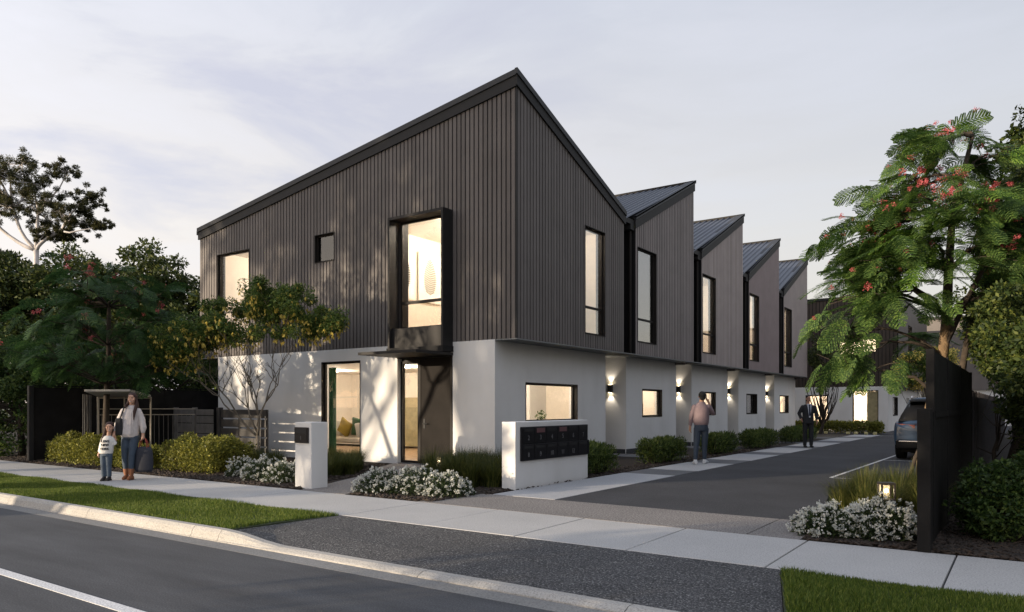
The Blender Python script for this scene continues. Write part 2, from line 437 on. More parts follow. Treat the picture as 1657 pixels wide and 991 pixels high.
g0 = MB(); g0.add([(-900, -900, -0.30), (900, -900, -0.30), (900, 900, -0.30), (-900, 900, -0.30)], [(0, 1, 2, 3)])
g0.build('ground', 'soil_green')['kind'] = 'structure'
sheet('far_ground', rect(-120, 90, 8.3, 160), -0.28, -0.03, 'soil_green')
road = sheet('road', rect(-140, 90, -4.2, 4.8), -0.29, -0.12, 'road_asphalt')
MB().box(-140, 90, 2.89, 3.0, -0.12, -0.116).build('road_marking', 'road_paint', road)
chan = MB()
chan.rings([[(x, 4.8, -0.29), (x, 4.8, -0.119), (x, 5.06, -0.128), (x, 5.06, -0.29)] for x in (-140, 90)])
chan.build('channel', 'channel_concrete')['kind'] = 'structure'
# kerb: full height left and right of the crossing, laid back across it
kerb = MB()
def kprof(x, h):     # h 1 = full kerb, 0 = laid back
    zt = -0.085 * (1 - h) + 0.0 * h
    return [(x, 5.06, -0.29), (x, 5.06, -0.118), (x, 5.075, -0.118 + 0.01 * (1 - h)), (x, 5.105 , zt - 0.025 * h - 0.012), (x, 5.14, zt), (x, 5.22, zt + 0.002), (x, 5.22, -0.29)]
kerbo = bpy.data.objects.new('kerb', None); COL.objects.link(kerbo); kerbo['kind'] = 'structure'
xs = [-140] + [x for x in np.arange(-60.3, -8.0, 2.6)] + [-7.75]
for a, b in zip(xs[:-1], xs[1:]):
    MB().rings([kprof(a + 0.004, 1), kprof(b - 0.004, 1)]).build('kerb_segment', 'kerb_concrete', kerbo)
MB().rings([kprof(-7.746, 1), kprof(-7.4, 0.8), kprof(-7.0, 0.25), kprof(-6.7, 0.0)]).build('kerb_segment', 'kerb_concrete', kerbo, label='kerb segment ramping down to the driveway crossing')
for a, b in ((-6.7, -4.6), (-4.6, -2.5), (-2.5, -1.6)):
    MB().rings([kprof(a + 0.004, 0), kprof(b - 0.004, 0)]).build('kerb_segment', 'kerb_concrete', kerbo, label='low laid-back kerb segment across the driveway crossing')
MB().rings([kprof(-1.596, 0), kprof(-1.3, 0.25), kprof(-0.95, 0.85), kprof(-0.7, 1)]).build('kerb_segment', 'kerb_concrete', kerbo)
for a in (-0.7, 3, 8, 20, 50):
    MB().rings([kprof(a + 0.004, 1), kprof({-0.7: 3, 3: 8, 8: 20, 20: 50, 50: 90}[a] - 0.004, 1)]).build('kerb_segment', 'kerb_concrete', kerbo)

# crossing apron, sloping up to the footpath
ap = MB()
ap.add([(-7.0, 5.22, -0.083), (-1.36, 5.22, -0.083), (-1.80, 6.745, -0.004), (-7.5, 6.745, -0.004), (-7.72, 5.9, -0.03)], [(0, 1, 2, 3, 4)])
ap.add([(-7.72, 5.22, -0.02), (-7.0, 5.22, -0.083), (-7.72, 5.9, -0.03)], [(0, 1, 2)])
ap.build('driveway_crossing', 'apron_asphalt')['kind'] = 'structure'

# footpath in slabs with open joints
fp = bpy.data.objects.new('footpath', None); COL.objects.link(fp); fp['kind'] = 'structure'
MB().box(-140, 90, 6.76, 8.34, -0.2, -0.02).build('footpath_base', 'plinth_dark', fp)
edges = [-140, -60, -40] + [round(-0.55 - 1.38 * k, 3) for k in range(24, -30, -1)] + [60, 90]
for i, (a, b) in enumerate(zip(edges[:-1], edges[1:])):
    gp = 0.007 if a > -7 else 0.002
    m = MB(); z = 0.0 + (0.0015 if i % 2 else 0)
    m.rings([[(a + gp, 6.75, -0.1), (a + gp, 6.75, z - .006), (a + gp + .004, 6.758, z), (a + gp + .004, 8.342, z), (a + gp, 8.35, z - .006), (a + gp, 8.35, -0.1)],
             [(b - gp, 6.75, -0.1), (b - gp, 6.75, z - .006), (b - gp - .004, 6.758, z), (b - gp - .004, 8.342, z), (b - gp, 8.35, z - .006), (b - gp, 8.35, -0.1)]])
    m.build('slab', 'footpath_concrete', fp)
# exposed aggregate threshold strip
th = bpy.data.objects.new('threshold_strip', None); COL.objects.link(th); th['kind'] = 'structure'
for a, b in ((-7.6, -2.603), (-2.589, -2.02)):
    MB().box(a, b, 8.357, 9.74, -0.1, 0.001).build('slab', 'exposed_aggregate', th)
# shared driveway
sheet('driveway', [(-6.0, 9.748), (-2.15, 9.748), (-2.6, 12.6), (-2.95, 14.3), (-0.9, 14.6), (-0.9, 60), (2, 60), (2, 78), (-13, 78), (-13, 42.2), (-5.2, 42.2), (-6.0, 41.2)], -0.2, -0.002, 'driveway_asphalt')
pm = MB()
def stripe(p, q, w=0.07):
    p = Vector((*p, 0)); q = Vector((*q, 0)); n = (q - p).normalized().cross(Vector((0, 0, 1))) * w / 2
    pm.add([p + n + Vector((0, 0, .003)), q + n + Vector((0, 0, .003)), q - n + Vector((0, 0, .003)), p - n + Vector((0, 0, .003))], [(0, 1, 2, 3)])
drv = bpy.data.objects['driveway']
for p, q in (((-3.25, 15.95), (-3.10, 28.9)), ((-3.25, 15.95), (-0.95, 16.1)), ((-3.18, 22.0), (-0.95, 22.1)), ((-3.1, 28.9), (-0.95, 29.0)), ((-8.6, 37.5), (-5.6, 40.2)), ((-5.6, 40.2), (-1.5, 40.5))):
    pm = MB(); stripe(p, q); pm.build('bay_marking', 'road_paint', drv)
# side path of light slabs with dark bands at the doors
sp = bpy.data.objects.new('side_path', None); COL.objects.link(sp); sp['kind'] = 'structure'
MB().box(-7.2, -6.004, 9.75, 41.2, -0.15, -0.012).build('side_path_base', 'side_path_dark', sp)
for a, b in ((9.755, 14.55), (15.85, 18.3), (19.7, 22.4), (23.65, 26.6), (28.0, 31.3), (33.0, 36.6), (38.2, 41.0)):
    MB().box(-7.2, -6.008, a, b, -0.1, 0.004).build('slab', 'side_path_light', sp)
for a, b in ((14.56, 15.84), (18.31, 19.69), (22.41, 23.64), (26.61, 27.99), (31.31, 32.99), (36.61, 38.19)):
    MB().box(-7.2, -6.008, a, b, -0.1, 0.0025).build('dark_slab', 'side_path_dark', sp)
for a, b in ((19.3, 20.4), (24.6, 25.8), (29.95, 31.15), (35.35, 36.6)):
    MB().box(-11.5, -7.204, a, b, -0.1, 0.0025).build('dark_slab', 'side_path_dark', sp)
# path to the front door
sheet('entry_path', [(-10.3, 8.357), (-9.2, 8.357), (-9.75, 10.4), (-10.9, 12.9), (-11.2, 13.66), (-13.2, 13.66), (-12.7, 12.6), (-11.3, 10.6)], -0.15, 0.002, 'exposed_aggregate')
# planting beds
sheet('garden_bed', [(-60, 8.357), (-10.32, 8.357), (-11.32, 10.6), (-12.72, 12.6), (-13.22, 13.7), (-20.8, 13.7), (-20.8, 20), (-60, 20)], -0.15, -0.006, 'mulch_soil')
sheet('garden_bed_corner', [(-9.18, 8.357), (-7.62, 8.357), (-7.62, 9.75), (-7.21, 9.75), (-7.21, 13.9), (-11.15, 13.9), (-10.85, 12.9), (-9.7, 10.4)], -0.15, -0.0055, 'mulch_soil')
sheet('garden_bed_side', rect(-10.1, -7.21, 13.91, 42), -0.15, -0.0045, 'mulch_soil')
sheet('garden_bed_right', [(-2.0, 8.357), (30, 8.357), (30, 60), (-0.88, 60), (-0.88, 14.55), (-2.9, 14.25), (-2.55, 12.6), (-2.1, 9.7)], -0.15, -0.007, 'mulch_soil')
sheet('garden_bed_rear', rect(-14, -5.2, 42.21, 47), -0.15, -0.0035, 'mulch_soil')
# mulch chips
rng = np.random.default_rng(5)
def inside(P, poly):
    ins = np.zeros(len(P), bool); j = len(poly) - 1
    for i in range(len(poly)):
        xi, yi = poly[i]; xj, yj = poly[j]
        ins ^= ((yi > P[:, 1]) != (yj > P[:, 1])) & (P[:, 0] < (xj - xi) * (P[:, 1] - yi) / (yj - yi + 1e-12) + xi)
        j = i
    return ins
def chips(name, regions, n, size=0.028):
    P = []
    for (x0, x1, y0, y1, k) in regions:
        P.append(np.stack([rng.uniform(x0, x1, k), rng.uniform(y0, y1, k), rng.uniform(-0.004, 0.012, k)], 1))
    P = np.concatenate(P)
    for poly in ([(-10.3, 8.3), (-9.2, 8.3), (-9.75, 10.4), (-10.9, 12.9), (-11.2, 13.66), (-13.2, 13.66), (-12.7, 12.6), (-11.3, 10.6)], [(-2.9, 14.25), (-2.55, 12.6), (-2.1, 9.7), (-2.0, 8.3), (-4, 8), (-4, 15)]):
        P = P[~inside(P, poly)]
    N = len(P)
    a = rng.uniform(0, 2 * PI, N); L = size * rng.uniform(.5, 1.6, N); w = L * rng.uniform(.3, .6, N)
    d = np.stack([np.cos(a), np.sin(a), rng.uniform(-.4, .4, N)], 1); s = np.stack([-np.sin(a), np.cos(a), rng.uniform(-.3, .3, N)], 1)
    up = np.array([0, 0, 1.0]) * (0.006 + 0.006 * rng.random((N, 1)))
    q = [P - d * L[:, None] - s * w[:, None], P + d * L[:, None] - s * w[:, None], P + d * L[:, None] + s * w[:, None], P - d * L[:, None] + s * w[:, None]]
    V = np.stack(q + [x + up for x in q], 1).reshape(-1, 3)
    b = (np.arange(N) * 8)[:, None, None]
    F = (np.array([[4, 5, 6, 7], [0, 1, 5, 4], [1, 2, 6, 5], [2, 3, 7, 6], [3, 0, 4, 7]])[None] + b).reshape(-1, 4)
    o = add_obj(name, np_mesh(name, V, F, 'mulch_chip')); o['kind'] = 'stuff'
chips('mulch', [(-24, -10.5, 8.4, 9.6, 9000), (-9.2, -7.4, 8.45, 9.7, 1500), (-9.6, -7.25, 9.7, 13.8, 4500), (-2.0, 2.5, 8.4, 9.6, 7000), (-2.4, 1.5, 9.6, 14, 4000), (-7.9, -7.25, 14, 26, 3500), (-18, -11.2, 9.6, 13.4, 6000)], 0)

# lawn verges
def lawn(name, poly, n, hmin, hmax, seed, mat='blade_lawn'):
    r = np.random.default_rng(seed)
    xs_ = [p[0] for p in poly]; ys_ = [p[1] for p in poly]
    P = np.stack([r.uniform(min(xs_), max(xs_), n * 2), r.uniform(min(ys_), max(ys_), n * 2)], 1)
    P = P[inside(P, poly)][:n]; N = len(P)
    a = r.uniform(0, 2 * PI, N); h = r.uniform(hmin, hmax, N) * (0.75 + 0.35 * np.sin(P[:, 0] * 3.1 + 1.3 * np.sin(P[:, 1] * 5)) )
    ln = r.uniform(0.2, 0.9, N) * h; w = r.uniform(.0022, .0042, N)
    base = np.concatenate([P, np.full((N, 1), -0.02)], 1)
    s = np.stack([np.cos(a), np.sin(a), np.zeros(N)], 1) * w[:, None]
    b2 = r.uniform(0, 2 * PI, N)
    tip = base + np.stack([np.cos(b2) * ln, np.sin(b2) * ln, h + 0.02], 1)
    mid = (base + tip) / 2 + np.array([0, 0, 1]) * (h * .12)[:, None]
    V = np.stack([base - s, base + s, mid + s * .8, mid - s * .8, tip], 1).reshape(-1, 3)
    k = (np.arange(N) * 5)[:, None]
    F = np.concatenate([np.concatenate([k, k + 1, k + 2], 1), np.concatenate([k, k + 2, k + 3], 1), np.concatenate([k + 3, k + 2, k + 4], 1)], 0)
    o = add_obj(name, np_mesh(name, V, F, mat)); o['kind'] = 'stuff'; o['label'] = 'short mown green grass on the verge'
lp = [(-26, 5.23), (-7.74, 5.23), (-7.76, 5.9), (-7.52, 6.74), (-26, 6.74)]
rp = [(-1.34, 5.23), (4, 5.23), (4, 6.74), (-1.78, 6.74)]
sheet('verge', [(-140, 5.225), (-7.725, 5.225), (-7.725, 5.9), (-7.5, 6.745), (-140, 6.745)], -0.2, -0.012, 'soil_green')
sheet('verge_right', [(-1.355, 5.225), (90, 5.225), (90, 6.745), (-1.795, 6.745)], -0.2, -0.012, 'soil_green')
lawn('grass', lp, 150000, 0.02, 0.05, 3)
lawn('grass', rp, 90000, 0.02, 0.055, 4)
# street opposite: kerb, verge and path behind the camera
sheet('opposite_verge', rect(-140, 90, -60, -4.22), -0.28, -0.01, 'soil_green')
sheet('opposite_footpath', rect(-140, 90, -8.2, -6.7), -0.2, 0.0, 'footpath_concrete')
# ================================================================ THE TERRACE OF FIVE TOWNHOUSES
XS, XW = -9.43, -10.04          # face of the upper cladding and of the lower render along the driveway
YF = 13.68                      # street front
XL = -21.85; XLW = -20.84
ZS = 3.0                        # underside of the upper storey
PITCH = 0.132
def room(parent, x0, x1, y0, y1, z0, z1, lamps, power, floor='interior_floor', wallm='interior_wall', open_side=None):
    t = 0.04
    if open_side != 'y0': MB().box(x0, x1, y0 - t, y0, z0, z1).build('interior_partition', wallm, parent)
    if open_side != 'x1': MB().box(x1, x1 + t, y0, y1, z0, z1).build('interior_partition', wallm, parent)
    MB().box(x0, x1, y1, y1 + t, z0, z1).build('interior_partition', wallm, parent)
    MB().box(x0 - t, x0, y0, y1, z0, z1).build('interior_partition', wallm, parent)
    MB().box(x0, x1, y0, y1, z0 - t, z0).build('floor', floor, parent)
    c = MB().box(x0, x1, y0, y1, z1, z1 + t).build('ceiling', 'interior_white', parent)
    for (lx, ly) in lamps:
        o = MB().rings([[(lx + .11 * math.cos(k * PI / 6), ly + .11 * math.sin(k * PI / 6), z) for k in range(12)] for z in (z1 - 0.03, z1 - .002)]).build('ceiling_light', 'ceiling_glow', c)
        point_light('lamp', (lx, ly, z1 - 0.16), power * 2.1, parent=None).name = 'lamp'
def window_side(parent, X, y0, y1, z0, z1, mull=None, glass='window_glass', depth=0.10, fr=0.045, name='window'):
    """window in a wall facing +X, glass set back"""
    xg = X - depth
    f = MB()
    f.box(xg - .03, xg + .03, y0, y0 + fr, z0, z1); f.box(xg - .03, xg + .03, y1 - fr, y1, z0, z1)
    f.box(xg - .03, xg + .03, y0 + fr, y1 - fr, z0, z0 + fr); f.box(xg - .03, xg + .03, y0 + fr, y1 - fr, z1 - fr, z1)
    w = f.build(name, 'black_frame', parent)
    MB().box(xg + .032, X + 0.012, y0 - .012, y0 + .006, z0 - .01, z1 + .01).box(xg + .032, X + 0.012, y1 - .006, y1 + .012, z0 - .01, z1 + .01).box(xg + .032, X + 0.012, y0 + .007, y1 - .007, z1 - .006, z1 + .012).box(xg + .032, X + 0.012, y0 + .007, y1 - .007, z0 - .012, z0 + .006).build('reveal', 'black_frame', w)
    if mull:
        MB().box(xg - .028, xg + .028, y0 + fr, y1 - fr, mull - .03, mull + .03).build('mullion', 'black_frame', w)
        MB().box(xg - .004, xg + .004, y0 + fr, y1 - fr, z0 + fr, mull - .03).build('pane', glass, w)
        MB().box(xg - .004, xg + .004, y0 + fr, y1 - fr, mull + .03, z1 - fr).build('pane', glass, w)
    else: MB().box(xg - .004, xg + .004, y0 + fr, y1 - fr, z0 + fr, z1 - fr).build('pane', glass, w)
    return w
def window_front(parent, Y, x0, x1, z0, z1, mull=None, glass='window_glass', depth=0.10, fr=0.045, name='window'):
    yg = Y + depth
    f = MB()
    f.box(x0, x0 + fr, yg - .03, yg + .03, z0, z1); f.box(x1 - fr, x1, yg - .03, yg + .03, z0, z1)
    f.box(x0 + fr, x1 - fr, yg - .03, yg + .03, z0, z0 + fr); f.box(x0 + fr, x1 - fr, yg - .03, yg + .03, z1 - fr, z1)
    w = f.build(name, 'black_frame', parent)
    MB().box(x0 - .012, x0 + .006, Y - .012, yg - .032, z0 - .01, z1 + .01).box(x1 - .006, x1 + .012, Y - .012, yg - .032, z0 - .01, z1 + .01).box(x0 + .007, x1 - .007, Y - .012, yg - .032, z1 - .006, z1 + .012).box(x0 + .007, x1 - .007, Y - .012, yg - .032, z0 - .012, z0 + .006).build('reveal', 'black_frame', w)
    if mull:
        MB().box(x0 + fr, x1 - fr, yg - .028, yg + .028, mull - .03, mull + .03).build('mullion', 'black_frame', w)
        MB().box(x0 + fr, x1 - fr, yg - .004, yg + .004, z0 + fr, mull - .03).build('pane', glass, w)
        MB().box(x0 + fr, x1 - fr, yg - .004, yg + .004, mull + .03, z1 - fr).build('pane', glass, w)
    else: MB().box(x0 + fr, x1 - fr, yg - .004, yg + .004, z0 + fr, z1 - fr).build('pane', glass, w)
    return w
def boards(parent, mp, a, b, zb, topf, holes, single=True, mat='cladding_steel', pitch=PITCH, gap=0.036):
    n = round((b - a) / pitch); p = (b - a) / n
    joined = MB()
    for i in range(n):
        u0 = a + i * p + gap / 2; u1 = a + (i + 1) * p - gap / 2
        mb = MB() if single else joined
        # a raised pan with a slightly lower return on both sides
        wall_cols(mb, mp, u0, u1, zb, topf, holes, -0.0, 0.040)
        if single and mb.v:
            full = [h for h in holes if h[0] <= u0 + .004 and h[1] >= u1 - .004]
            if full:                       # the window cuts the board in two: one piece above, one below
                for z0_, tf in ((zb, lambda u: full[0][2]), (full[0][3], topf)):
                    if z0_ == zb and full[0][2] - zb < .02: continue
                    wall_cols(pb := MB(), mp, u0, u1, z0_, tf, [], 0.0, 0.040); pb.build('cladding_board', mat, parent)
            else: mb.build('cladding_board', mat, parent)
    if not single: joined.build('cladding', mat, parent, kind='stuff')
def barge(parent, P, Q, out, t0, t1, thick, name, mat):
    """sloping band from P to Q (top edge), between t0 and t1 below the top edge, standing 'thick' along out"""
    P, Q, o = Vector(P), Vector(Q), Vector(out) * thick
    dz = lambda v, d: (v.x, v.y, v.z - d)
    return MB().hexa([dz(P, t1), dz(Q, t1), dz(Q + o, t1), dz(P + o, t1)], [dz(P, t0), dz(Q, t0), dz(Q + o, t0), dz(P + o, t0)]).build(name, mat, parent)

# ---- corner townhouse
H = thing('townhouse', 'corner townhouse facing the street, dark gable with black box window over white walls', 'townhouse', (-15.6, 16.4, 0), 'terrace of sawtooth-roofed townhouses')
z_front = lambda x: 8.72 - (XS - x) * (8.72 - 6.90) / (XS - XL)
z_side = lambda y: 8.72 - (y - YF) * (8.72 - 6.72) / (19.1 - YF)
hf = [(-20.88, -19.26, 3.40, 6.21), (-16.26, -15.48, 5.45, 6.21), (-13.0, -11.34, 2.9, 6.14)]
hs = [(16.83, 17.93, 3.36, 6.18)]
wall_cols(b_ := MB(), FRONT(YF), XL, XS - .031, ZS + .02, z_front, hf, 0.041, 0.28); b_.build('upper_wall', 'black_panel', H)
wall_cols(b_ := MB(), SIDE(XS), YF + .28, 19.1, ZS + .02, z_side, hs, 0.041, 0.28); b_.build('upper_wall', 'black_panel', H)
boards(H, FRONT(YF), XL, XS - 0.03, ZS, z_front, hf)
boards(H, SIDE(XS), YF + 0.03, 19.1, ZS, z_side, hs)
MB().box(XS - .03, XS + .004, YF - .004, YF + .03, ZS, 8.71).build('corner_flashing', 'trim_steel', H)
# far side and back of the upper storey
MB().hexa([(XL, YF + .28, ZS), (XL + .2, YF + .28, ZS), (XL + .2, 19.1, ZS), (XL, 19.1, ZS)], [(XL, YF + .28, 6.9), (XL + .2, YF + .28, 6.9), (XL + .2, 19.1, 6.7), (XL, 19.1, 6.7)]).build('side_wall', 'cladding_steel', H)
MB().box(XL + .2, XS - .3, YF + .03, 19.1, ZS + .001, ZS + .019).build('soffit', 'soffit_grey', H)
# roof: bilinear sheet
zr = lambda x, y: (9.03 + (7.17 - 9.03) * (XS + .04 - x) / (XS + .04 - XL + .05)) * (1 - (y - YF + .05) / 5.47) + 6.98 * (y - YF + .05) / 5.47
rf = MB(); nx = 60
rg = []
for j in range(7):
    y = YF - .05 + 5.47 * j / 6
    for i in range(nx * 4 + 1):
        x = XL - .05 + (XS + .04 - XL + .05) * i / (nx * 4)
        rf.v.append((x, y, zr(x, y) - .015 + (0.03 if i % 4 in (1,) else 0)))
for j in range(6):
    for i in range(nx * 4):
        a = j * (nx * 4 + 1) + i; rf.f.append((a, a + 1, a + nx * 4 + 2, a + nx * 4 + 1))
rf.build('roof', 'roof_steel', H)
C0 = (XS, YF, 9.05); C1 = (XL - .05, YF, 7.19); C2 = (XS, 19.12, 7.03)
barge(H, C1, (XS + .03, YF, 9.055), (0, -1, 0), 0, .13, .075, 'capping', 'flashing_steel')
barge(H, (XL - .03, YF, 7.19), (XS + .015, YF, 9.053), (0, -1, 0), .131, .37, .045, 'fascia', 'trim_steel')
barge(H, (XS, YF - .078, 9.07), (XS, 19.14, 7.03), (1, 0, 0), 0, .13, .075, 'capping', 'flashing_steel')
barge(H, (XS, YF - .048, 9.07), (XS, 19.14, 7.03), (1, 0, 0), .131, .37, .045, 'fascia', 'trim_steel')
MB().box(XL - .1, XL - .003, YF - .05, 19.1, 6.98, 7.1).build('gutter', 'trim_steel', H)
# lower storey in white render
lf = [(-15.98, -14.47, 0.06, 2.66)]
wall_cols(b_ := MB(), FRONT(YF), XLW, -13.12, -0.1, lambda x: 2.999, lf, 0.0, 0.25); b_.build('wall', 'render_white', H)
MB().box(-11.36, XW, YF, YF + .25, -.1, 2.999).build('wall', 'render_white', H)
wall_cols(b_ := MB(), SIDE(XW), YF + .25, 19.13, -0.1, lambda y: 2.999, [(14.96, 17.48, 1.07, 2.03)], 0.0, 0.25); b_.build('wall', 'render_white', H)
MB().box(XLW, XLW + .25, YF + .25, 19.1, -.1, 2.999).build('wall', 'render_white', H)
MB().box(XLW + .25, XW - .25, 19.13, 19.3, -.1, 2.999).build('party_wall', 'render_white', H)
MB().box(XW, XS - .001, YF + .001, 19.1, 2.972, 2.998).build('soffit', 'soffit_grey', H)
MB().box(XL, XLW, YF + .001, 19.1, 2.972, 2.998).build('soffit', 'soffit_grey', H)
# windows
window_front(H, YF, -20.88, -19.26, 3.40, 6.21)
window_front(H, YF, -16.26, -15.48, 5.45, 6.21, glass='window_glass_dark')
window_front(H, YF, -15.98, -14.47, 0.06, 2.66, depth=.12)
window_side(H, XS, 16.83, 17.93, 3.36, 6.18, mull=4.08, glass='window_glass_upper')
window_side(H, XW, 14.96, 17.48, 1.07, 2.03, depth=.14)
# projecting box window
bw = MB(); y0 = 13.31
bw.box(-11.35, -11.29, y0, YF - .002, 2.9, 6.17); bw.box(-13.1, -13.04, y0, YF - .002, 2.9, 6.17)
bw.box(-13.039, -11.351, y0, YF - .002, 6.10, 6.168)
bw.box(-13.039, -11.351, y0 + .12, YF + .1, 2.9, 3.39)
box = bw.build('box_window', 'box_steel', H)
MB().box(-13.12, -11.27, y0 - .02, YF - .002, 2.76, 2.898).build('lower_panel', 'black_panel', box)
gy = YF + .02
f = MB().box(-13.0, -12.94, gy - .03, gy + .03, 3.392, 6.098).box(-11.42, -11.352, gy - .03, gy + .03, 3.392, 6.098).box(-12.94, -11.42, gy - .03, gy + .03, 3.392, 3.44).box(-12.94, -11.42, gy - .03, gy + .03, 6.05, 6.098).box(-12.94, -11.42, gy - .028, gy + .028, 4.02, 4.09)
f.build('frame', 'black_frame', box)
MB().box(-12.94, -11.42, gy - .004, gy + .004, 3.44, 4.02).build('pane', 'window_glass', box)
MB().box(-12.94, -11.42, gy - .004, gy + .004, 4.09, 6.05).build('pane', 'window_glass', box)
# entry: canopy, side light, door
MB().box(-13.14, -11.28, 12.35, YF - .004, 2.68, 2.745).box(-13.14, -11.36, YF - .003, YF + .2, 2.66, 2.999).build('canopy', 'box_steel', H)
MB().box(-13.12, -11.36, YF + .16, YF + .25, 2.60, 2.659).build('door_head', 'black_frame', H)
MB().box(-11.36, -11.30, 13.66, YF - .001, 0.0, 2.678).build('door_jamb', 'black_frame', H)
w = MB().box(-13.115, -13.04, YF + .12, YF + .2, 0.02, 2.6).box(-12.52, -12.42, YF + .1, YF + .2, 0.02, 2.6).box(-13.04, -12.52, YF + .12, YF + .2, 0.02, 0.08).box(-13.04, -12.52, YF + .12, YF + .2, 2.53, 2.6).build('window', 'black_frame', H, label='tall narrow side light beside the front door')
MB().box(-13.04, -12.52, YF + .155, YF + .165, .08, 2.53).build('pane', 'window_glass', w)
d = MB().bbox(-12.415, -11.37, YF + .11, YF + .17, .02, 2.6, .006).build('door', 'door_dark', H)
hd = MB(); hd.tube([(-12.3, YF + .11, 1.02), (-12.3, YF + .04, 1.02)], .012).tube([(-12.3, YF + .05, 1.02), (-12.16, YF + .05, 1.02)], .011).box(-12.335, -12.265, YF + .1, YF + .109, .9, 1.14)
hd.build('handle', 'trim_steel', d)
MB().box(-13.12, -11.36, YF + .02, YF + .3, -0.05, 0.018).build('door_step', 'side_path_dark', H)
# rooms
room(H, -20.55, -12.5, 13.95, 19.0, 0.03, 2.62, [(-15.0, 16.0), (-18.5, 16.4), (-13.6, 17.2)], 45, open_side='y0')
room(H, -12.35, -10.35, 14.5, 19.0, 0.03, 2.62, [(-11.3, 16.2)], 60, open_side='x1')
room(H, -21.5, -17.2, 13.99, 18.9, ZS + .08, 6.45, [(-19.4, 16.0)], 80, open_side='y0')
ub = room(H, -14.7, -11.0, 13.99, 18.9, ZS + .08, 6.45, [(-12.2, 14.6), (-13.0, 16.6)], 62, open_side='y0')
room(H, -10.9, -9.76, 16.2, 18.9, ZS + .08, 6.45, [(-10.3, 17.0)], 28, open_side='x1')
MB().box(-16.9, -14.8, 15.5, 15.54, 3.1, 6.4).build('dark_partition', 'black_panel', H)
cf = MB()
for k in range(8): cf.tube([(-16.36 + k * .05, 14.15 + .03 * (k % 2), .05), (-16.36 + k * .05, 14.15 + .03 * (k % 2), 2.55)], .035, 6)
cf.build('curtain', 'curtain_green', H)

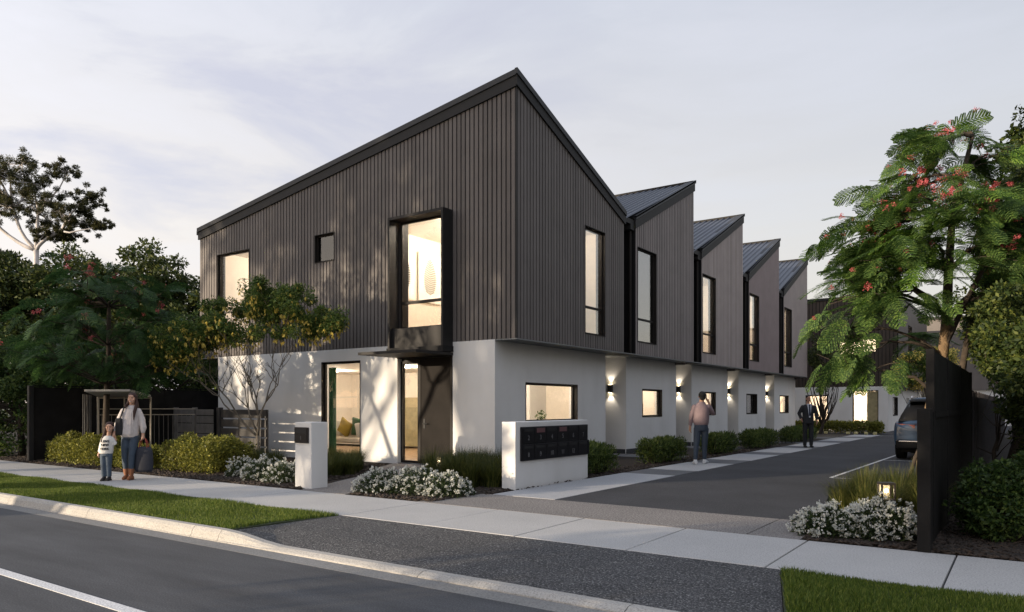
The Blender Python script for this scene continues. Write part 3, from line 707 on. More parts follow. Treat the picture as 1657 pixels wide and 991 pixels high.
# ---- townhouses two to five
VAL = [19.1, 24.5, 29.9, 35.25]; SID = [19.86, 25.25, 30.69, 36.05]; RDG = [24.5, 29.9, 35.25, 40.65]
WY = [(20.0, 21.34), (25.34, 26.68), (30.77, 32.07), (36.15, 37.48)]
BAY = [(20.47, 24.4), (25.85, 29.84), (31.22, 35.22), (36.67, 40.65)]
LWN = [(21.64, 23.17), (27.05, 28.4), (32.32, 33.86), (37.66, 39.29)]
TXT = ['second townhouse from the street, its tall upper window unlit and reflecting the sky',
       'third townhouse from the street, middle of the sawtooth row',
       'fourth townhouse from the street, lower window dark, tall one above lit',
       'fifth and farthest townhouse of the sawtooth row, beside the man in the dark suit']
for i in range(4):
    T = thing('townhouse', TXT[i], 'townhouse', (-15.6, (VAL[i] + RDG[i]) / 2, 0), 'terrace of sawtooth-roofed townhouses')
    v, s, r = VAL[i], SID[i], RDG[i]
    zt = lambda y, s=s, r=r: 6.72 + (y - s) * (8.98 - 6.72) / (r - s)
    hole = [(WY[i][0], WY[i][1], 3.37, 6.18)]
    wall_cols(b_ := MB(), SIDE(XS), s, r, ZS + .02, zt, hole, .041, .28); b_.build('upper_wall', 'black_panel', T)
    boards(T, SIDE(XS), s + .003, r - .003, ZS, zt, hole, single=i < 2, mat=('cladding_sheen_grey', 'cladding_sheen_taupe', 'cladding_sheen_mauve', 'cladding_sheen_taupe')[i])  # receding houses get lighter boards, sky sheen put into their colour
    # black recessed slot with downpipe between this house and the one before
    MB().box(XS - .62, XS - .55, v + .01, s - .01, ZS, 6.95).build('recess_panel', 'black_panel', T)
    MB().box(XS - .55, XS - .004, s - .02, s, ZS, 6.70).build('recess_panel', 'black_panel', T)
    MB().tube([(XS - .12, s - .12, 2.98), (XS - .12, s - .12, 6.75)], .045, 10).build('downpipe', 'black_frame', T)
    MB().bbox(XS - .26, XS - .02, s - .28, s - .03, 6.62, 6.88, .015).build('rain_head', 'trim_steel', T)
    MB().box(XS - .6, XS - .01, v, s, ZS - .035, ZS - .001).build('recess_sill', 'black_frame', T)
    # roof sheet with ribs running up the slope
    rf = MB(); n = 50; x0, x1 = XL, XS - .01
    P = []
    for k in range(n):
        xa = x0 + (x1 - x0) * k / n; xb = x0 + (x1 - x0) * (k + 1) / n; wd = xb - xa
        P += [(xa, 0), (xa + wd * .62, 0), (xa + wd * .72, .045), (xa + wd * .90, .045)]
    P.append((x1, 0))
    zv, zg = 6.90, 9.20
    for (y, z) in ((v - .02, zv - .10), (r + .02, zg)):
        rf.v += [(x, y, z + h) for x, h in P]
    k = len(P)
    rf.f += [(a, a + 1, a + 1 + k, a + k) for a in range(k - 1)]
    rf.build('roof', 'roof_steel', T)
    MB().hexa([(x0, r + .0, zg - .1), (x1, r + .0, zg - .1), (x1, r + .1, zg - .1), (x0, r + .1, zg - .1)], [(x0, r - .04, zg + .07), (x1 + .0, r - .04, zg + .07), (x1 + .0, r + .1, zg + .07), (x0, r + .1, zg + .07)]).build('ridge_capping', 'trim_steel', T)
    MB().box(x0, XS - .3, r - .2, r - .002, 2.9, zg - .11).build('ridge_wall', 'cladding_steel', T)
    # barge: light flashing on top, fascia on the face
    barge(T, (XS - .02, s - .05, 7.05), (XS - .02, r + .1, 9.30), (1, 0, 0), 0, .10, .07, 'capping', 'flashing_steel')
    MB().hexa([(XS - .26, s - .05, 7.0), (XS + .05, s - .05, 7.0), (XS + .05, r + .1, 9.25), (XS - .26, r + .1, 9.25)], [(XS - .26, s - .05, 7.06), (XS + .05, s - .05, 7.06), (XS + .05, r + .1, 9.31), (XS - .26, r + .1, 9.31)]).build('barge_flashing', 'flashing_steel', T)
    barge(T, (XS - .02, s - .04, 7.04), (XS - .02, r + .06, 9.285), (1, 0, 0), .102, .36, .045, 'fascia', 'trim_steel')
    MB().box(XS - .3, XS - .025, v, s, 6.78, 6.93).build('gutter', 'trim_steel', T)
    # lower storey
    a, b = BAY[i]
    lw = [(LWN[i][0], LWN[i][1], 1.12, 2.0)]
    wall_cols(b_ := MB(), SIDE(XW), a, b, -.1, lambda y: 2.999, lw, 0, .25); b_.build('wall', 'render_white', T)
    MB().box(-12.0, XW - .25, a, a + .2, -.1, 2.999).build('porch_wall', 'render_white', T)
    MB().box(-12.0, XW - .02, a - .006, a - .001, 0.0, .14).box(XW + .001, XW + .006, a + .01, b - .01, 0, .14).build('plinth', 'plinth_dark', T)
    MB().box(-12.25, -12.0, v - 1.0, a + .2, -.1, 2.999).build('porch_back_wall', 'render_white', T)
    dd = MB().bbox(-12.0, -11.95, v + .15, v + 1.05, .02, 2.15, .006).build('door', 'door_dark', T)
    MB().tube([(-11.93, v + .95, 1.0), (-11.93, v + .82, 1.0)], .012).build('handle', 'chrome', dd)
    MB().box(-12.0, XW - .25, b - .2, b, -.1, 2.999).build('porch_wall', 'render_white', T)
    MB().box(-12.0, XS - .001, v + .001, r - .001, 2.972, 2.998).build('soffit', 'soffit_grey', T)
    window_side(T, XS, WY[i][0], WY[i][1], 3.37, 6.18, mull=4.07, glass='window_glass_reflective' if i == 0 else 'window_glass_upper')
    window_side(T, XW, LWN[i][0], LWN[i][1], 1.12, 2.0, depth=.14, glass='window_glass_reflective' if i == 2 else 'window_glass')
    if i == 0: MB().box(-9.68, -9.66, WY[i][0], WY[i][1], 3.3, 6.3).build('blind', 'blind_grey', T)
    else: room(T, -13.0, -9.76, s + .05, r - .3, ZS + .08, 6.45, [(-10.9, (WY[i][0] + WY[i][1]) / 2 + .6)], 75, open_side='x1')
    if i == 2: MB().box(-10.6, -10.58, a + .3, b - .3, .5, 2.6).build('blind', 'plinth_dark', T)
    else: room(T, -13.0, -10.35, a + .25, b - .25, .03, 2.6, [(-11.4, (a + b) / 2)], 45, open_side='x1')

# ---- wall lights, up and down, in each porch
WL_TXT = ['black up-and-down wall light in the porch nearest the street, right of the kitchen window',
          'black up-and-down wall light in the second porch, just left of the man on the phone',
          'small black up-and-down wall light in the third porch from the street',
          'smallest black up-and-down wall light, in the farthest porch of the row']
proto = None
for i, (x, y, z) in enumerate([(-10.55, 20.47, 2.0), (-10.52, 25.85, 2.08), (-10.45, 31.22, 2.1), (-10.4, 36.67, 2.08)]):
    L = thing('wall_light', WL_TXT[i], 'wall light', (x, y, z), 'up-and-down wall lights along the porches')
    if proto is None:
        b_ = MB().bbox(-.07, .07, -.13, -.012, -.12, .12, .008); b_.box(-.05, .05, -.012, 0, -.08, .08); me = b_.mesh('wall_light_body', 'lamp_black')
        lens = MB().box(-.045, .045, -.11, -.03, -.123, -.1205).box(-.045, .045, -.11, -.03, .1205, .123).mesh('wall_light_lens', 'lamp_glow')
        sp_ = bpy.data.lights.new('wall_spot', 'SPOT'); sp_.energy = 9; sp_.spot_size = math.radians(95); sp_.spot_blend = .7; sp_.shadow_soft_size = .02; sp_.color = (1, .86, .68)
        proto = (me, lens, sp_)
    add_obj('body', proto[0], L); add_obj('lens', proto[1], L)
    for sgn in (1, -1):
        o = add_obj('spot', proto[2], L, (0, -.075, sgn * .15)); o.rotation_euler = (0 if sgn < 0 else PI, 0, 0)

# ================================================================ THINGS INDOORS
def picture(x, y0, y1, z0, z1, dark, label):
    t = thing('framed_picture', label, 'picture', (x, (y0 + y1) / 2, z0))
    MB().box(x, x + .03, y0, y1, z0, z1).build('frame', 'interior_white', t)
    MB().box(x + .03, x + .034, y0 + .04, y1 - .04, z0 + .04, z1 - .04).build('paper', 'paper_white', t)
    s = MB(); cy = (y0 + y1) / 2; L = z1 - z0
    s.box(x + .036, x + .038, cy - .006, cy + .006, z0 + .12 * L, z0 + .86 * L)
    for k in range(16):
        zz = z0 + (.16 + .045 * k) * L; w = (.30 * math.sin(PI * (.25 + .72 * k / 16))) * (y1 - y0)
        for sg in (1, -1): s.add([(x + .037, cy, zz), (x + .037, cy + sg * w, zz + .06 * L), (x + .037, cy + sg * w * .8, zz + .085 * L), (x + .037, cy, zz + .035 * L)], [(0, 1, 2, 3)])
    s.build('fern_print', 'print_dark' if dark else 'print_pale', t)
picture(-14.66, 15.05, 16.0, 4.55, 6.0, True, 'framed print of a dark fern, the left one in the box window')
picture(-14.66, 16.15, 17.15, 4.55, 6.0, False, 'framed print of a pale fern, the right one in the box window')
pc = thing('wall_art', 'framed white print leaning in the dining room behind the narrow side light', 'picture', (-14.9, 18.96, 1.0))
MB().box(-15.4, -14.4, 18.93, 18.96, 1.0, 2.1).build('frame', 'black_frame', pc); MB().box(-15.36, -14.44, 18.925, 18.93, 1.04, 2.06).build('paper', 'paper_white', pc)
# sofa, armchair frame and cushions behind the living-room window
so = thing('sofa', 'low cream sofa with black metal frame behind the living room window', 'sofa', (-16.6, 15.2, 0.03))
MB().bbox(-17.7, -15.7, 14.8, 15.55, .38, .55, .04).build('seat_cushion', 'sofa_cream', so)
MB().bbox(-17.7, -15.7, 15.45, 15.65, .56, 1.0, .05).build('backrest', 'sofa_cream', so)
fr = MB()
for x in (-17.75, -15.62):
    fr.box(x, x + .04, 14.75, 14.79, .03, .68); fr.box(x, x + .04, 15.6, 15.64, .03, .68); fr.box(x, x + .04, 14.79, 15.6, .64, .68)
fr.box(-17.71, -15.62, 14.75, 14.79, .3, .36); fr.build('frame', 'black_frame', so)
def cushion(x, y, z, m, lab, rot=0.3, s=.24):
    mb = MB()
    R_ = Matrix.Rotation(rot, 3, 'Y')
    rg_ = []
    for yy, q in ((-.09, .55), (-.05, .9), (0, 1), (.05, .9), (.09, .55)):
        rg_.append([tuple(Vector((x, y + yy, z)) + R_ @ Vector((a * s * q, 0, b * s * q))) for a, b in ((-1, -1), (0, -.93), (1, -1), (.93, 0), (1, 1), (0, .93), (-1, 1), (-.93, 0))])
    o = mb.rings(rg_).build('cushion', m, smooth=True); tag(o, lab, 'cushion')
cushion(-17.2, 15.3, .82, 'cushion_white', 'pale cushion at the left end of the cream sofa', .2)
cushion(-16.75, 15.22, .82, 'cushion_mustard', 'mustard yellow cushion on the cream sofa', .5)
cushion(-16.25, 15.3, .84, 'cushion_green', 'dark green cushion between the mustard and white ones', .1, .27)
cushion(-15.9, 15.1, .76, 'cushion_white', 'white cushion leaning on the right arm of the sofa', -.2)
MB().box(-18.6, -15.0, 18.4, 18.5, .1, 1.75).build('screen', 'curtain_tan', H)
ta = thing('dining_table', 'round-edged pale dining table seen through the narrow side light', 'table', (-14.2, 16.6, 0.03))
MB().rings([[(-14.2 + .6 * math.cos(k * PI / 12), 16.6 + .6 * math.sin(k * PI / 12), z) for k in range(24)] for z in (.74, .77)]).build('tabletop', 'interior_white', ta)
for a_ in (0.6, 2.2, 3.7, 5.3): MB().tube([(-14.2 + .3 * math.cos(a_), 16.6 + .3 * math.sin(a_), .74), (-14.2 + .45 * math.cos(a_), 16.6 + .45 * math.sin(a_), .03)], [.025, .015]).build('leg', 'wood_pale', ta)
ch = thing('dining_chair', 'green shell dining chair with pale wooden legs behind the side light', 'chair', (-13.55, 15.55, 0.03))
MB().loft([(-13.55, 15.55, .44, .2, .2), (-13.55, 15.55, .48, .25, .25), (-13.55, 15.55, .52, .24, .24)]).build('seat', 'chair_green', ch, smooth=True)
MB().rings([[(-13.55 + r_ * math.cos(a_), 15.55 + r_ * math.sin(a_) , z_) for a_ in [(-1.2 + .35 * k) for k in range(8)]] + [(-13.55 + (r_ - .03) * math.cos(a_), 15.55 + (r_ - .03) * math.sin(a_), z_) for a_ in [(-1.2 + .35 * k) for k in range(7, -1, -1)]] for z_, r_ in ((.5, .24), (.7, .28), (.85, .27))]).build('backrest', 'chair_green', ch)
for dx, dy in ((-.2, -.2), (.2, -.2), (.2, .2), (-.2, .2)): MB().tube([(-13.55 + dx * .5, 15.55 + dy * .5, .46), (-13.55 + dx * 1.2, 15.55 + dy * 1.2, .03)], [.02, .012]).build('leg', 'wood_pale', ch)
pn = thing('pendant_lamp', 'small black pendant lamp hanging over the dining table', 'lamp', (-14.2, 16.6, 1.75))
MB().rings([[(-14.2 + r_ * math.cos(k * PI / 8), 16.6 + r_ * math.sin(k * PI / 8), z_) for k in range(16)] for r_, z_ in ((.14, 1.75), (.10, 1.95), (.03, 2.0))]).build('lamp_shade', 'black_frame', pn)
MB().tube([(-14.2, 16.6, 2.0), (-14.2, 16.6, 2.62)], .006, 6).build('cord', 'black_frame', pn)
# kitchen
kb = thing('kitchen_bench', 'kitchen bench just inside the wide lit side window', 'bench', (-10.65, 16.2, 0.03))
MB().box(-10.95, -10.36, 14.6, 17.9, .03, .95).build('cabinet', 'interior_white', kb); MB().box(-10.97, -10.355, 14.58, 17.92, .951, .99).build('benchtop', 'interior_white', kb)
tp = thing('kitchen_tap', 'curved dark gooseneck tap at the left of the kitchen window', 'tap', (-10.5, 15.35, .99))
MB().tube([(-10.5, 15.35, .99)] + [(-10.5, 15.35 + .12 - .12 * math.cos(a_), 1.22 + .12 * math.sin(a_)) for a_ in [k * PI / 8 for k in range(9)]] , .012, 8).build('spout', 'black_frame', tp)
MB().rings([[(-10.5 + r_ * math.cos(k * PI / 8), 15.35 + r_ * math.sin(k * PI / 8), z_) for k in range(16)] for r_, z_ in ((.03, .992), (.028, 1.05))]).build('base', 'black_frame', tp)
rg2 = np.random.default_rng(3)
def leaf_ball(name, parent, c, r, n, L, mat, rs):
    d = rs.normal(size=(n, 3)); d /= np.linalg.norm(d, axis=1)[:, None]
    P = np.array(c) + d * (r * rs.random((n, 1)) ** .4)
    u = d + rs.normal(size=(n, 3)) * .5; u /= np.linalg.norm(u, axis=1)[:, None]
    s = np.cross(u, rs.normal(size=(n, 3))); s /= np.linalg.norm(s, axis=1)[:, None]
    V = np.stack([P, P + u * L * .5 + s * L * .25, P + u * L, P + u * L * .5 - s * L * .25], 1).reshape(-1, 3)
    F = (np.arange(n)[:, None] * 4 + np.arange(4)[None])
    off = np.array(parent.location) if parent else np.zeros(3)
    return add_obj(name, np_mesh(name, V, F, mat, off), parent)
pp = thing('pot_plant', 'small leafy pot plant on the kitchen sill', 'plant', (-10.5, 16.35, .99))
MB().rings([[(-10.5 + r_ * math.cos(k * PI / 8), 16.35 + r_ * math.sin(k * PI / 8), z_) for k in range(16)] for r_, z_ in ((.05, .992), (.07, 1.1))]).build('pot', 'interior_white', pp)
leaf_ball('foliage', pp, (-10.5, 16.35, 1.2), .13, 120, .06, 'leaf_mid', rg2)
bx = thing('serving_board', 'pale wooden board propped inside the second house\'s lower window', 'board', (-10.5, 22.5, 1.12))
MB().bbox(-10.55, -10.52, 22.3, 22.75, 1.13, 1.55, .01).build('plank', 'wood_pale', bx)
bn = thing('kitchen_bench', 'kitchen bench inside the second house\'s lower window', 'bench', (-10.6, 22.4, .03))
MB().box(-10.95, -10.36, 21.4, 23.3, .03, 1.12).build('cabinet', 'interior_white', bn)
# ================================================================ LETTERBOX, MAILBOX WALL, LAMPS
def text_mesh(name, body, size, mat, parent, loc, rot, ext=0.002, align='CENTER'):
    cu = bpy.data.curves.new('t', 'FONT'); cu.body = body; cu.size = size; cu.extrude = ext; cu.align_x = align; cu.align_y = 'CENTER'; cu.resolution_u = 3
    o = bpy.data.objects.new('t', cu); COL.objects.link(o)
    dg = bpy.context.evaluated_depsgraph_get(); dg.update()
    me = bpy.data.meshes.new_from_object(o.evaluated_get(dg)); me.name = name
    bpy.data.objects.remove(o)
    me.materials.clear(); me.materials.append(M[mat])
    r = add_obj(name, me, parent)
    p = parent; off = Vector((0, 0, 0))
    while p is not None: off = off + p.location; p = p.parent
    r.location = Vector(loc) - off; r.rotation_euler = rot
    return r
LB = thing('letterbox_pillar', 'white rendered pillar with a black letterbox numbered 1 beside the footpath', 'letterbox', (-10.52, 8.75, 0))
MB().bbox(-10.74, -10.3, 8.58, 8.95, -.05, 1.17, .006).build('pillar', 'render_white', LB)
lb = MB().bbox(-10.73, -10.36, 8.555, 8.578, .80, 1.08, .004).build('letterbox', 'mailbox_black', LB)
MB().box(-10.70, -10.39, 8.548, 8.554, .97, 1.055).build('flap', 'trim_steel', lb)
MB().box(-10.70, -10.39, 8.549, 8.554, .83, .955).build('door', 'mailbox_black', lb)
text_mesh('numeral', '1', .09, 'numeral_grey', lb, (-10.545, 8.547, .89), (PI / 2, 0, 0))

MW = thing('mailbox_wall', 'low white rendered wall holding a black bank of twelve numbered mailboxes', 'mailbox wall', (-7.4, 11.8, 0))
MB().bbox(-7.54, -7.25, 10.48, 13.05, -.05, 1.18, .006).build('wall', 'render_white', MW)
bk = MB().bbox(-7.249, -7.21, 10.62, 12.98, .49, 1.09, .004).build('mailbox_bank', 'mailbox_black', MW)
MB().box(-7.249, -7.20, 12.981, 13.02, .50, .78).build('side_panel', 'mailbox_black', MW)
nums = [['2', '3', '4', '5', '6', '7'], ['8', '9', '10', '11', '12', '']]
w6 = 2.34 / 6
for r_ in range(2):
    for c_ in range(6):
        ya = 10.63 + c_ * w6; za = .80 - r_ * .30
        dmb = MB().bbox(-7.209, -7.201, ya + .008, ya + w6 - .008, za + .005, za + .275, .003).build('mailbox_door', 'mailbox_black', bk)
        sl = MB().box(-7.2008, -7.198, ya + .05, ya + w6 - .05, za + .205, za + .25).build('slot', 'trim_steel', bk)
        if (r_, c_) in ((0, 1), (0, 3)): MB().box(-7.197, -7.196, ya + .06, ya + w6 - .06, za + .18, za + .262).build('name_label', 'mailbox_label', bk)
        if nums[r_][c_]: text_mesh('numeral', nums[r_][c_], .12, 'numeral_grey', bk, (-7.199, ya + w6 / 2, za + .09), (PI / 2, 0, PI / 2))

def bollard(x, y, h, lab, rot=0.0, power=.7):
    T = thing('bollard_light', lab, 'garden light', (x, y, 0), 'garden bollard lights', rot)
    w = .085
    MB().bbox(-w, w, -w, w, -.05, h - .2, .005).build('post', 'lamp_black', T, local=True)
    hd = MB().box(-w, w, -w, w, h - .025, h)
    for sx in (-1, 1):
        hd.box(min(sx * w, sx * (w - .022)), max(sx * w, sx * (w - .022)), -w, -w + .02, h - .2, h - .026); hd.box(min(sx * w, sx * (w - .022)), max(sx * w, sx * (w - .022)), w - .02, w, h - .2, h - .026)
    hd.build('head', 'lamp_black', T, local=True)
    MB().box(-.06, .06, .060, .064, h - .19, h - .03).build('reflector', 'lamp_reflector', T, local=True)
    MB().ball((0, 0, h - .105), .024, 10, 6).build('bulb', 'lamp_glow', T, local=True)
    l = bpy.data.lights.new('bulb_light', 'POINT'); l.energy = power; l.color = (1, .82, .55); l.shadow_soft_size = .026
    add_obj('bulb_light', l, T, (0, -.035, h - .105))
bollard(-1.43, 10.22, .50, 'square dark bollard light glowing behind the white flowers at the right', .45)
bollard(-10.21, 11.9, .40, 'square dark bollard light glowing in the tussocks before the front door', .5)
bollard(-16.57, 11.6, .42, 'small bollard light glowing in front of the dark slatted gate', .6)
for x in (-11.0,): pass

# ================================================================ FENCES ON THE LEFT
BF = thing('boundary_fence', 'tall black boundary fence running back from the footpath at the left', 'fence', (-21.6, 12, 0))
MB().bbox(-21.66, -21.54, 8.6, 8.72, -.05, 2.0, .006).build('post', 'trim_steel', BF)
yy = 8.73
while yy < 24:
    MB().box(-21.62, -21.585, yy, yy + 1.19, .03, 1.96).build('panel', 'fence_black', BF)
    MB().box(-21.63, -21.575, yy + 1.192, yy + 1.205, .0, 1.98).build('panel_joint', 'fence_black', BF)
    yy += 1.21
MB().box(-21.64, -21.56, 8.73, 24, 1.981, 2.01).build('top_rail', 'fence_black', BF)
SH = thing('garden_shelter', 'open garden shelter with pale flat roof and thin cream posts by the black fence', 'shelter', (-19.1, 9.6, 0))
pts = [(-18.45, 8.75, 1.84), (-17.75, 9.45, 1.84), (-19.46, 10.75, 1.76), (-20.6, 9.95, 1.76)]
pts = [(-18.59, 8.62, 1.86), (-17.6, 9.2, 1.86), (-19.56, 10.8, 1.76), (-20.7, 9.95, 1.76)]
MB().hexa([(p[0], p[1], p[2] - .05) for p in pts], pts).build('roof', 'shelter_sheet', SH)
def bar(a, b, r, name, mat, par): MB().tube([a, b], r, 6).build(name, mat, par)
for p in (pts[2], pts[3]): bar((p[0], p[1], 0), (p[0], p[1], p[2] - .05), .022, 'post', 'pale_metal', SH)
mid = ((pts[2][0] + pts[3][0]) / 2, (pts[2][1] + pts[3][1]) / 2)
bar((mid[0], mid[1], 0), (mid[0], mid[1], 1.71), .018, 'post', 'pale_metal', SH)
bar((pts[2][0], pts[2][1], 1.68), (pts[3][0], pts[3][1], 1.68), .015, 'rail', 'pale_metal', SH)
bar((-20.55, 9.9, 0), (-20.55, 9.9, 1.7), .018, 'post', 'pale_metal', SH)
for k in range(1, 7):
    t_ = k / 7; a_ = (pts[3][0] + (pts[0][0] - pts[3][0]) * t_ * .8, pts[3][1] + (pts[0][1] - pts[3][1]) * t_ * .8)
    bar((a_[0] - .3, a_[1], 0.05), (a_[0] - .3, a_[1], 1.76), .008, 'side_bar', 'fence_grey_timber', SH)
PF = thing('tubular_fence', 'thin tubular metal fence with upright bars behind the woman', 'fence', (-20.3, 11.2, 0))
A, B = Vector((-20.9, 10.2, 0)), Vector((-19.75, 12.75, 0))
A, B = Vector((-20.75, 9.95, 0)), Vector((-19.55, 12.1, 0))
for z in (1.38, 1.22, .12): bar((A.x, A.y, z), (B.x, B.y, z), .014, 'rail', 'pale_metal', PF)
for k in range(22):
    p = A + (B - A) * (k / 21); bar((p.x, p.y, .1), (p.x, p.y, 1.22), .008, 'upright', 'fence_grey_timber', PF)
GF = thing('paling_fence', 'grey timber paling fence with broad horizontal boards beside the hedge', 'fence', (-20.3, 12.6, 0))
for x in (-21.45, -20.45): MB().bbox(x, x + .12, 12.55, 12.67, -.05, 1.42, .008).build('post', 'fence_grey_timber', GF)
for z0_, z1_ in ((.05, .34), (.36, .64), (.66, .94), (.96, 1.17), (1.19, 1.36)):
    for xa, xb in ((-21.33, -20.45), (-20.33, -19.45)):
        MB().bbox(xa, xb, 12.6, 12.625, z0_, z1_, .004).build('board', 'fence_grey_timber', GF)
for xa, xb in ((-21.33, -20.45), (-20.33, -19.45)):
    for z_ in (.35, .65, .95, 1.18): MB().box(xa, xb, 12.63, 12.65, z_ - .03, z_ + .03).build('backing_rail', 'fence_black', GF)
GT = thing('slatted_gate', 'dark gate of wide horizontal slats beside the white wall of the corner house', 'gate', (-18.4, 12.75, 0))
MB().bbox(-19.44, -19.30, 12.7, 12.84, -.05, 1.42, .008).build('post', 'fence_dark_timber', GT)
for z0_, z1_ in ((.08, .30), (.34, .56), (.60, .82), (.86, 1.08), (1.12, 1.36)):
    MB().bbox(-19.29, -17.2, 12.75, 12.775, z0_, z1_, .004).build('slat', 'fence_dark_timber', GT)
for x in (-18.5, -17.25): MB().box(x, x + .06, 12.78, 12.83, .05, 1.36).build('stile', 'fence_dark_timber', GT)

# ================================================================ FENCE ON THE RIGHT
RF = thing('side_fence', 'tall dark fence on the right, solid panels then open battens running back', 'fence', (-0.8, 9, 0))
MB().bbox(-.89, -.77, 8.33, 8.45, -.08, 1.43, .005).build('post', 'fence_black', RF)
MB().box(-.86, -.80, 8.46, 9.0, .0, 1.40).build('low_panel', 'fence_black', RF)
for a, b in ((9.0, 10.75), (10.77, 12.9), (12.93, 15.6)):
    MB().box(-.85, -.80, a, b, .0, 2.04).build('panel', 'fence_black', RF)
    MB().box(-.80, -.785, a + .01, b - .01, 1.33, 1.40).build('rail', 'fence_black', RF)
for y in (9.0, 10.7, 12.86, 15.55): MB().bbox(-.87, -.79, y - .09, y - .005, -.05, 2.06, .004).build('post', 'fence_black', RF)
y = 15.75
k = 0
while y < 42:
    MB().box(-.85, -.81, y, y + .30 + .02 * (k % 3), .05, 1.72 + .03 * (k % 2)).build('batten', 'fence_batten', RF)
    y += .52; k += 1
MB().box(-.90, -.882, 15.7, 42, 0, 1.66).build('backing_panel', 'fence_black', RF)
for z in (.35, 1.35): MB().box(-.88, -.851, 15.7, 42, z, z + .08).build('rail', 'fence_batten', RF)

# wheel stops by the far hedge
for k, x in enumerate((-9.3, -8.9, -7.8, -7.42, -6.92, -6.5)):
    o = MB().bbox(x, x + .16, 42.05, 42.2, -.02, .11, .015).build('edging_block', 'edging_yellow')
    tag(o, ['leftmost pale block at the foot of the far hedge', 'second pale block from the left at the far hedge', 'third pale block from the left, under the far door', 'fourth pale block from the left at the far hedge', 'second pale block from the right at the far hedge', 'rightmost pale block at the foot of the far hedge'][k], 'edging block', 'pale edging blocks along the far hedge')

# ================================================================ BUILDING AT THE END
RB = thing('rear_townhouse', 'townhouse block closing the end of the driveway, brown cladding over a sunlit white wall', 'building', (-9, 50, 0))
wall_cols(b_ := MB(), FRONT(47), -13.5, -6.49, -.1, lambda x: 2.6, [(-10.99, -9.72, .2, 2.12), (-8.35, -7.0, .1, 2.38)], 0, .25); b_.build('wall', 'render_white', RB)
wall_cols(b_ := MB(), SIDE(-6.49), 47.25, 62, -.1, lambda x: 2.6, [(48.9, 50.9, .9, 2.0), (55, 56.5, .9, 2.0)], 0, .25); b_.build('wall', 'render_white', RB)
hr = [(-9.1, -7.9, 4.5, 5.3), (-7.86, -7.1, 4.6, 5.4)]
wall_cols(b_ := MB(), FRONT(47), -13.6, -5.98, 2.62, lambda x: 7.8, hr, .03, .25); b_.build('upper_wall', 'black_panel', RB)
boards(RB, FRONT(47), -13.6, -6.0, 2.6, lambda x: 7.8, hr, single=False, mat='cladding_brown', pitch=.2)
wall_cols(b_ := MB(), SIDE(-5.98), 47.25, 62, 2.62, lambda x: 7.8, [(51.5, 53.2, 3.2, 6.5)], .03, .25); b_.build('upper_wall', 'black_panel', RB)
boards(RB, SIDE(-5.98), 47.03, 62, 2.6, lambda x: 7.8, [(51.5, 53.2, 3.2, 6.5)], single=False, mat='cladding_steel', pitch=.2)
MB().box(-13.7, -5.93, 46.93, 62, 7.80, 7.95).build('fascia', 'trim_steel', RB)
MB().box(-13.5, -6.0, 47.03, 62, 2.58, 2.598).build('soffit', 'soffit_grey', RB)
window_front(RB, 47, -10.99, -9.72, .2, 2.12)
w = window_front(RB, 47, -8.35, -7.0, .1, 2.38)
MB().box(-7.6, -7.05, 47.08, 47.1, .15, 2.33).build('door', 'curtain_tan', RB)
window_front(RB, 47, -9.1, -7.9, 4.5, 5.3); window_front(RB, 47, -7.86, -7.1, 4.6, 5.4)
window_side(RB, -6.49, 48.9, 50.9, .9, 2.0); window_side(RB, -5.98, 51.5, 53.2, 3.2, 6.5)
room(RB, -13.0, -6.8, 47.4, 51.5, .05, 2.5, [(-9.8, 49.2), (-7.6, 48.6)], 120, open_side='y0')
room(RB, -10.5, -6.3, 47.4, 50.0, 2.9, 6.0, [(-8.2, 48.5)], 90, open_side='y0')
room(RB, -9.5, -6.3, 51.0, 54.0, 2.9, 6.6, [(-7.5, 52.5)], 60, open_side='x1')
RC = thing('distant_townhouse', 'pale clad building half hidden beyond the car and the right-hand tree', 'building', (-3, 68, 0))
MB().box(-8, 6, 66, 74, 0, 2.7).build('wall', 'render_white', RC)
MB().box(-8.3, 6.3, 65.8, 74, 2.7, 8.2).build('upper_wall', 'cladding_steel', RC)
MB().box(-8.4, 6.4, 65.7, 74, 8.2, 8.4).build('fascia', 'trim_steel', RC)
for x in (-4.6, -1.5): window_front(RC, 65.8, x, x + .9, 3.4, 6.2)
# ================================================================ PLANTS
def norm(a): return a / (np.linalg.norm(a, axis=-1, keepdims=True) + 1e-9)
def leaf_quads(P, d, L, asp, rs, fold=0.0):
    """rhombic leaves at P pointing along d, length L"""
    n = len(P); s = norm(np.cross(d, rs.normal(size=(n, 3)) + np.array([0, 0, .6])))
    L = L[:, None]; w = L * asp * .5
    nn = np.cross(s, d)
    return np.stack([P, P + d * L * .45 + s * w, P + d * L + nn * L * .12, P + d * L * .45 - s * w], 1)
def quads_obj(name, Q, mat, parent, kind='stuff'):
    V = Q.reshape(-1, 3); F = np.arange(len(V)).reshape(-1, 4)
    off = np.array(parent.location) if parent else np.zeros(3)
    o = add_obj(name, np_mesh(name, V, F, mat, off), parent)
    if kind: o['kind'] = kind
    return o
def clumps_in(ells, k, rs, rmin, rmax, surf=.5):
    """random sub-clumps spread through a list of ellipsoids (cx,cy,cz,rx,ry,rz,weight)"""
    out_ = []
    wts = np.array([e_[6] for e_ in ells], float); wts /= wts.sum()
    for i in rs.choice(len(ells), k, p=wts):
        e_ = ells[i]; d = norm(rs.normal(size=3)); r = surf + (1 - surf) * rs.random() ** .6
        out_.append((e_[0] + d[0] * e_[3] * r, e_[1] + d[1] * e_[4] * r, e_[2] + d[2] * e_[5] * r, rs.uniform(rmin, rmax)))
    return np.array(out_)
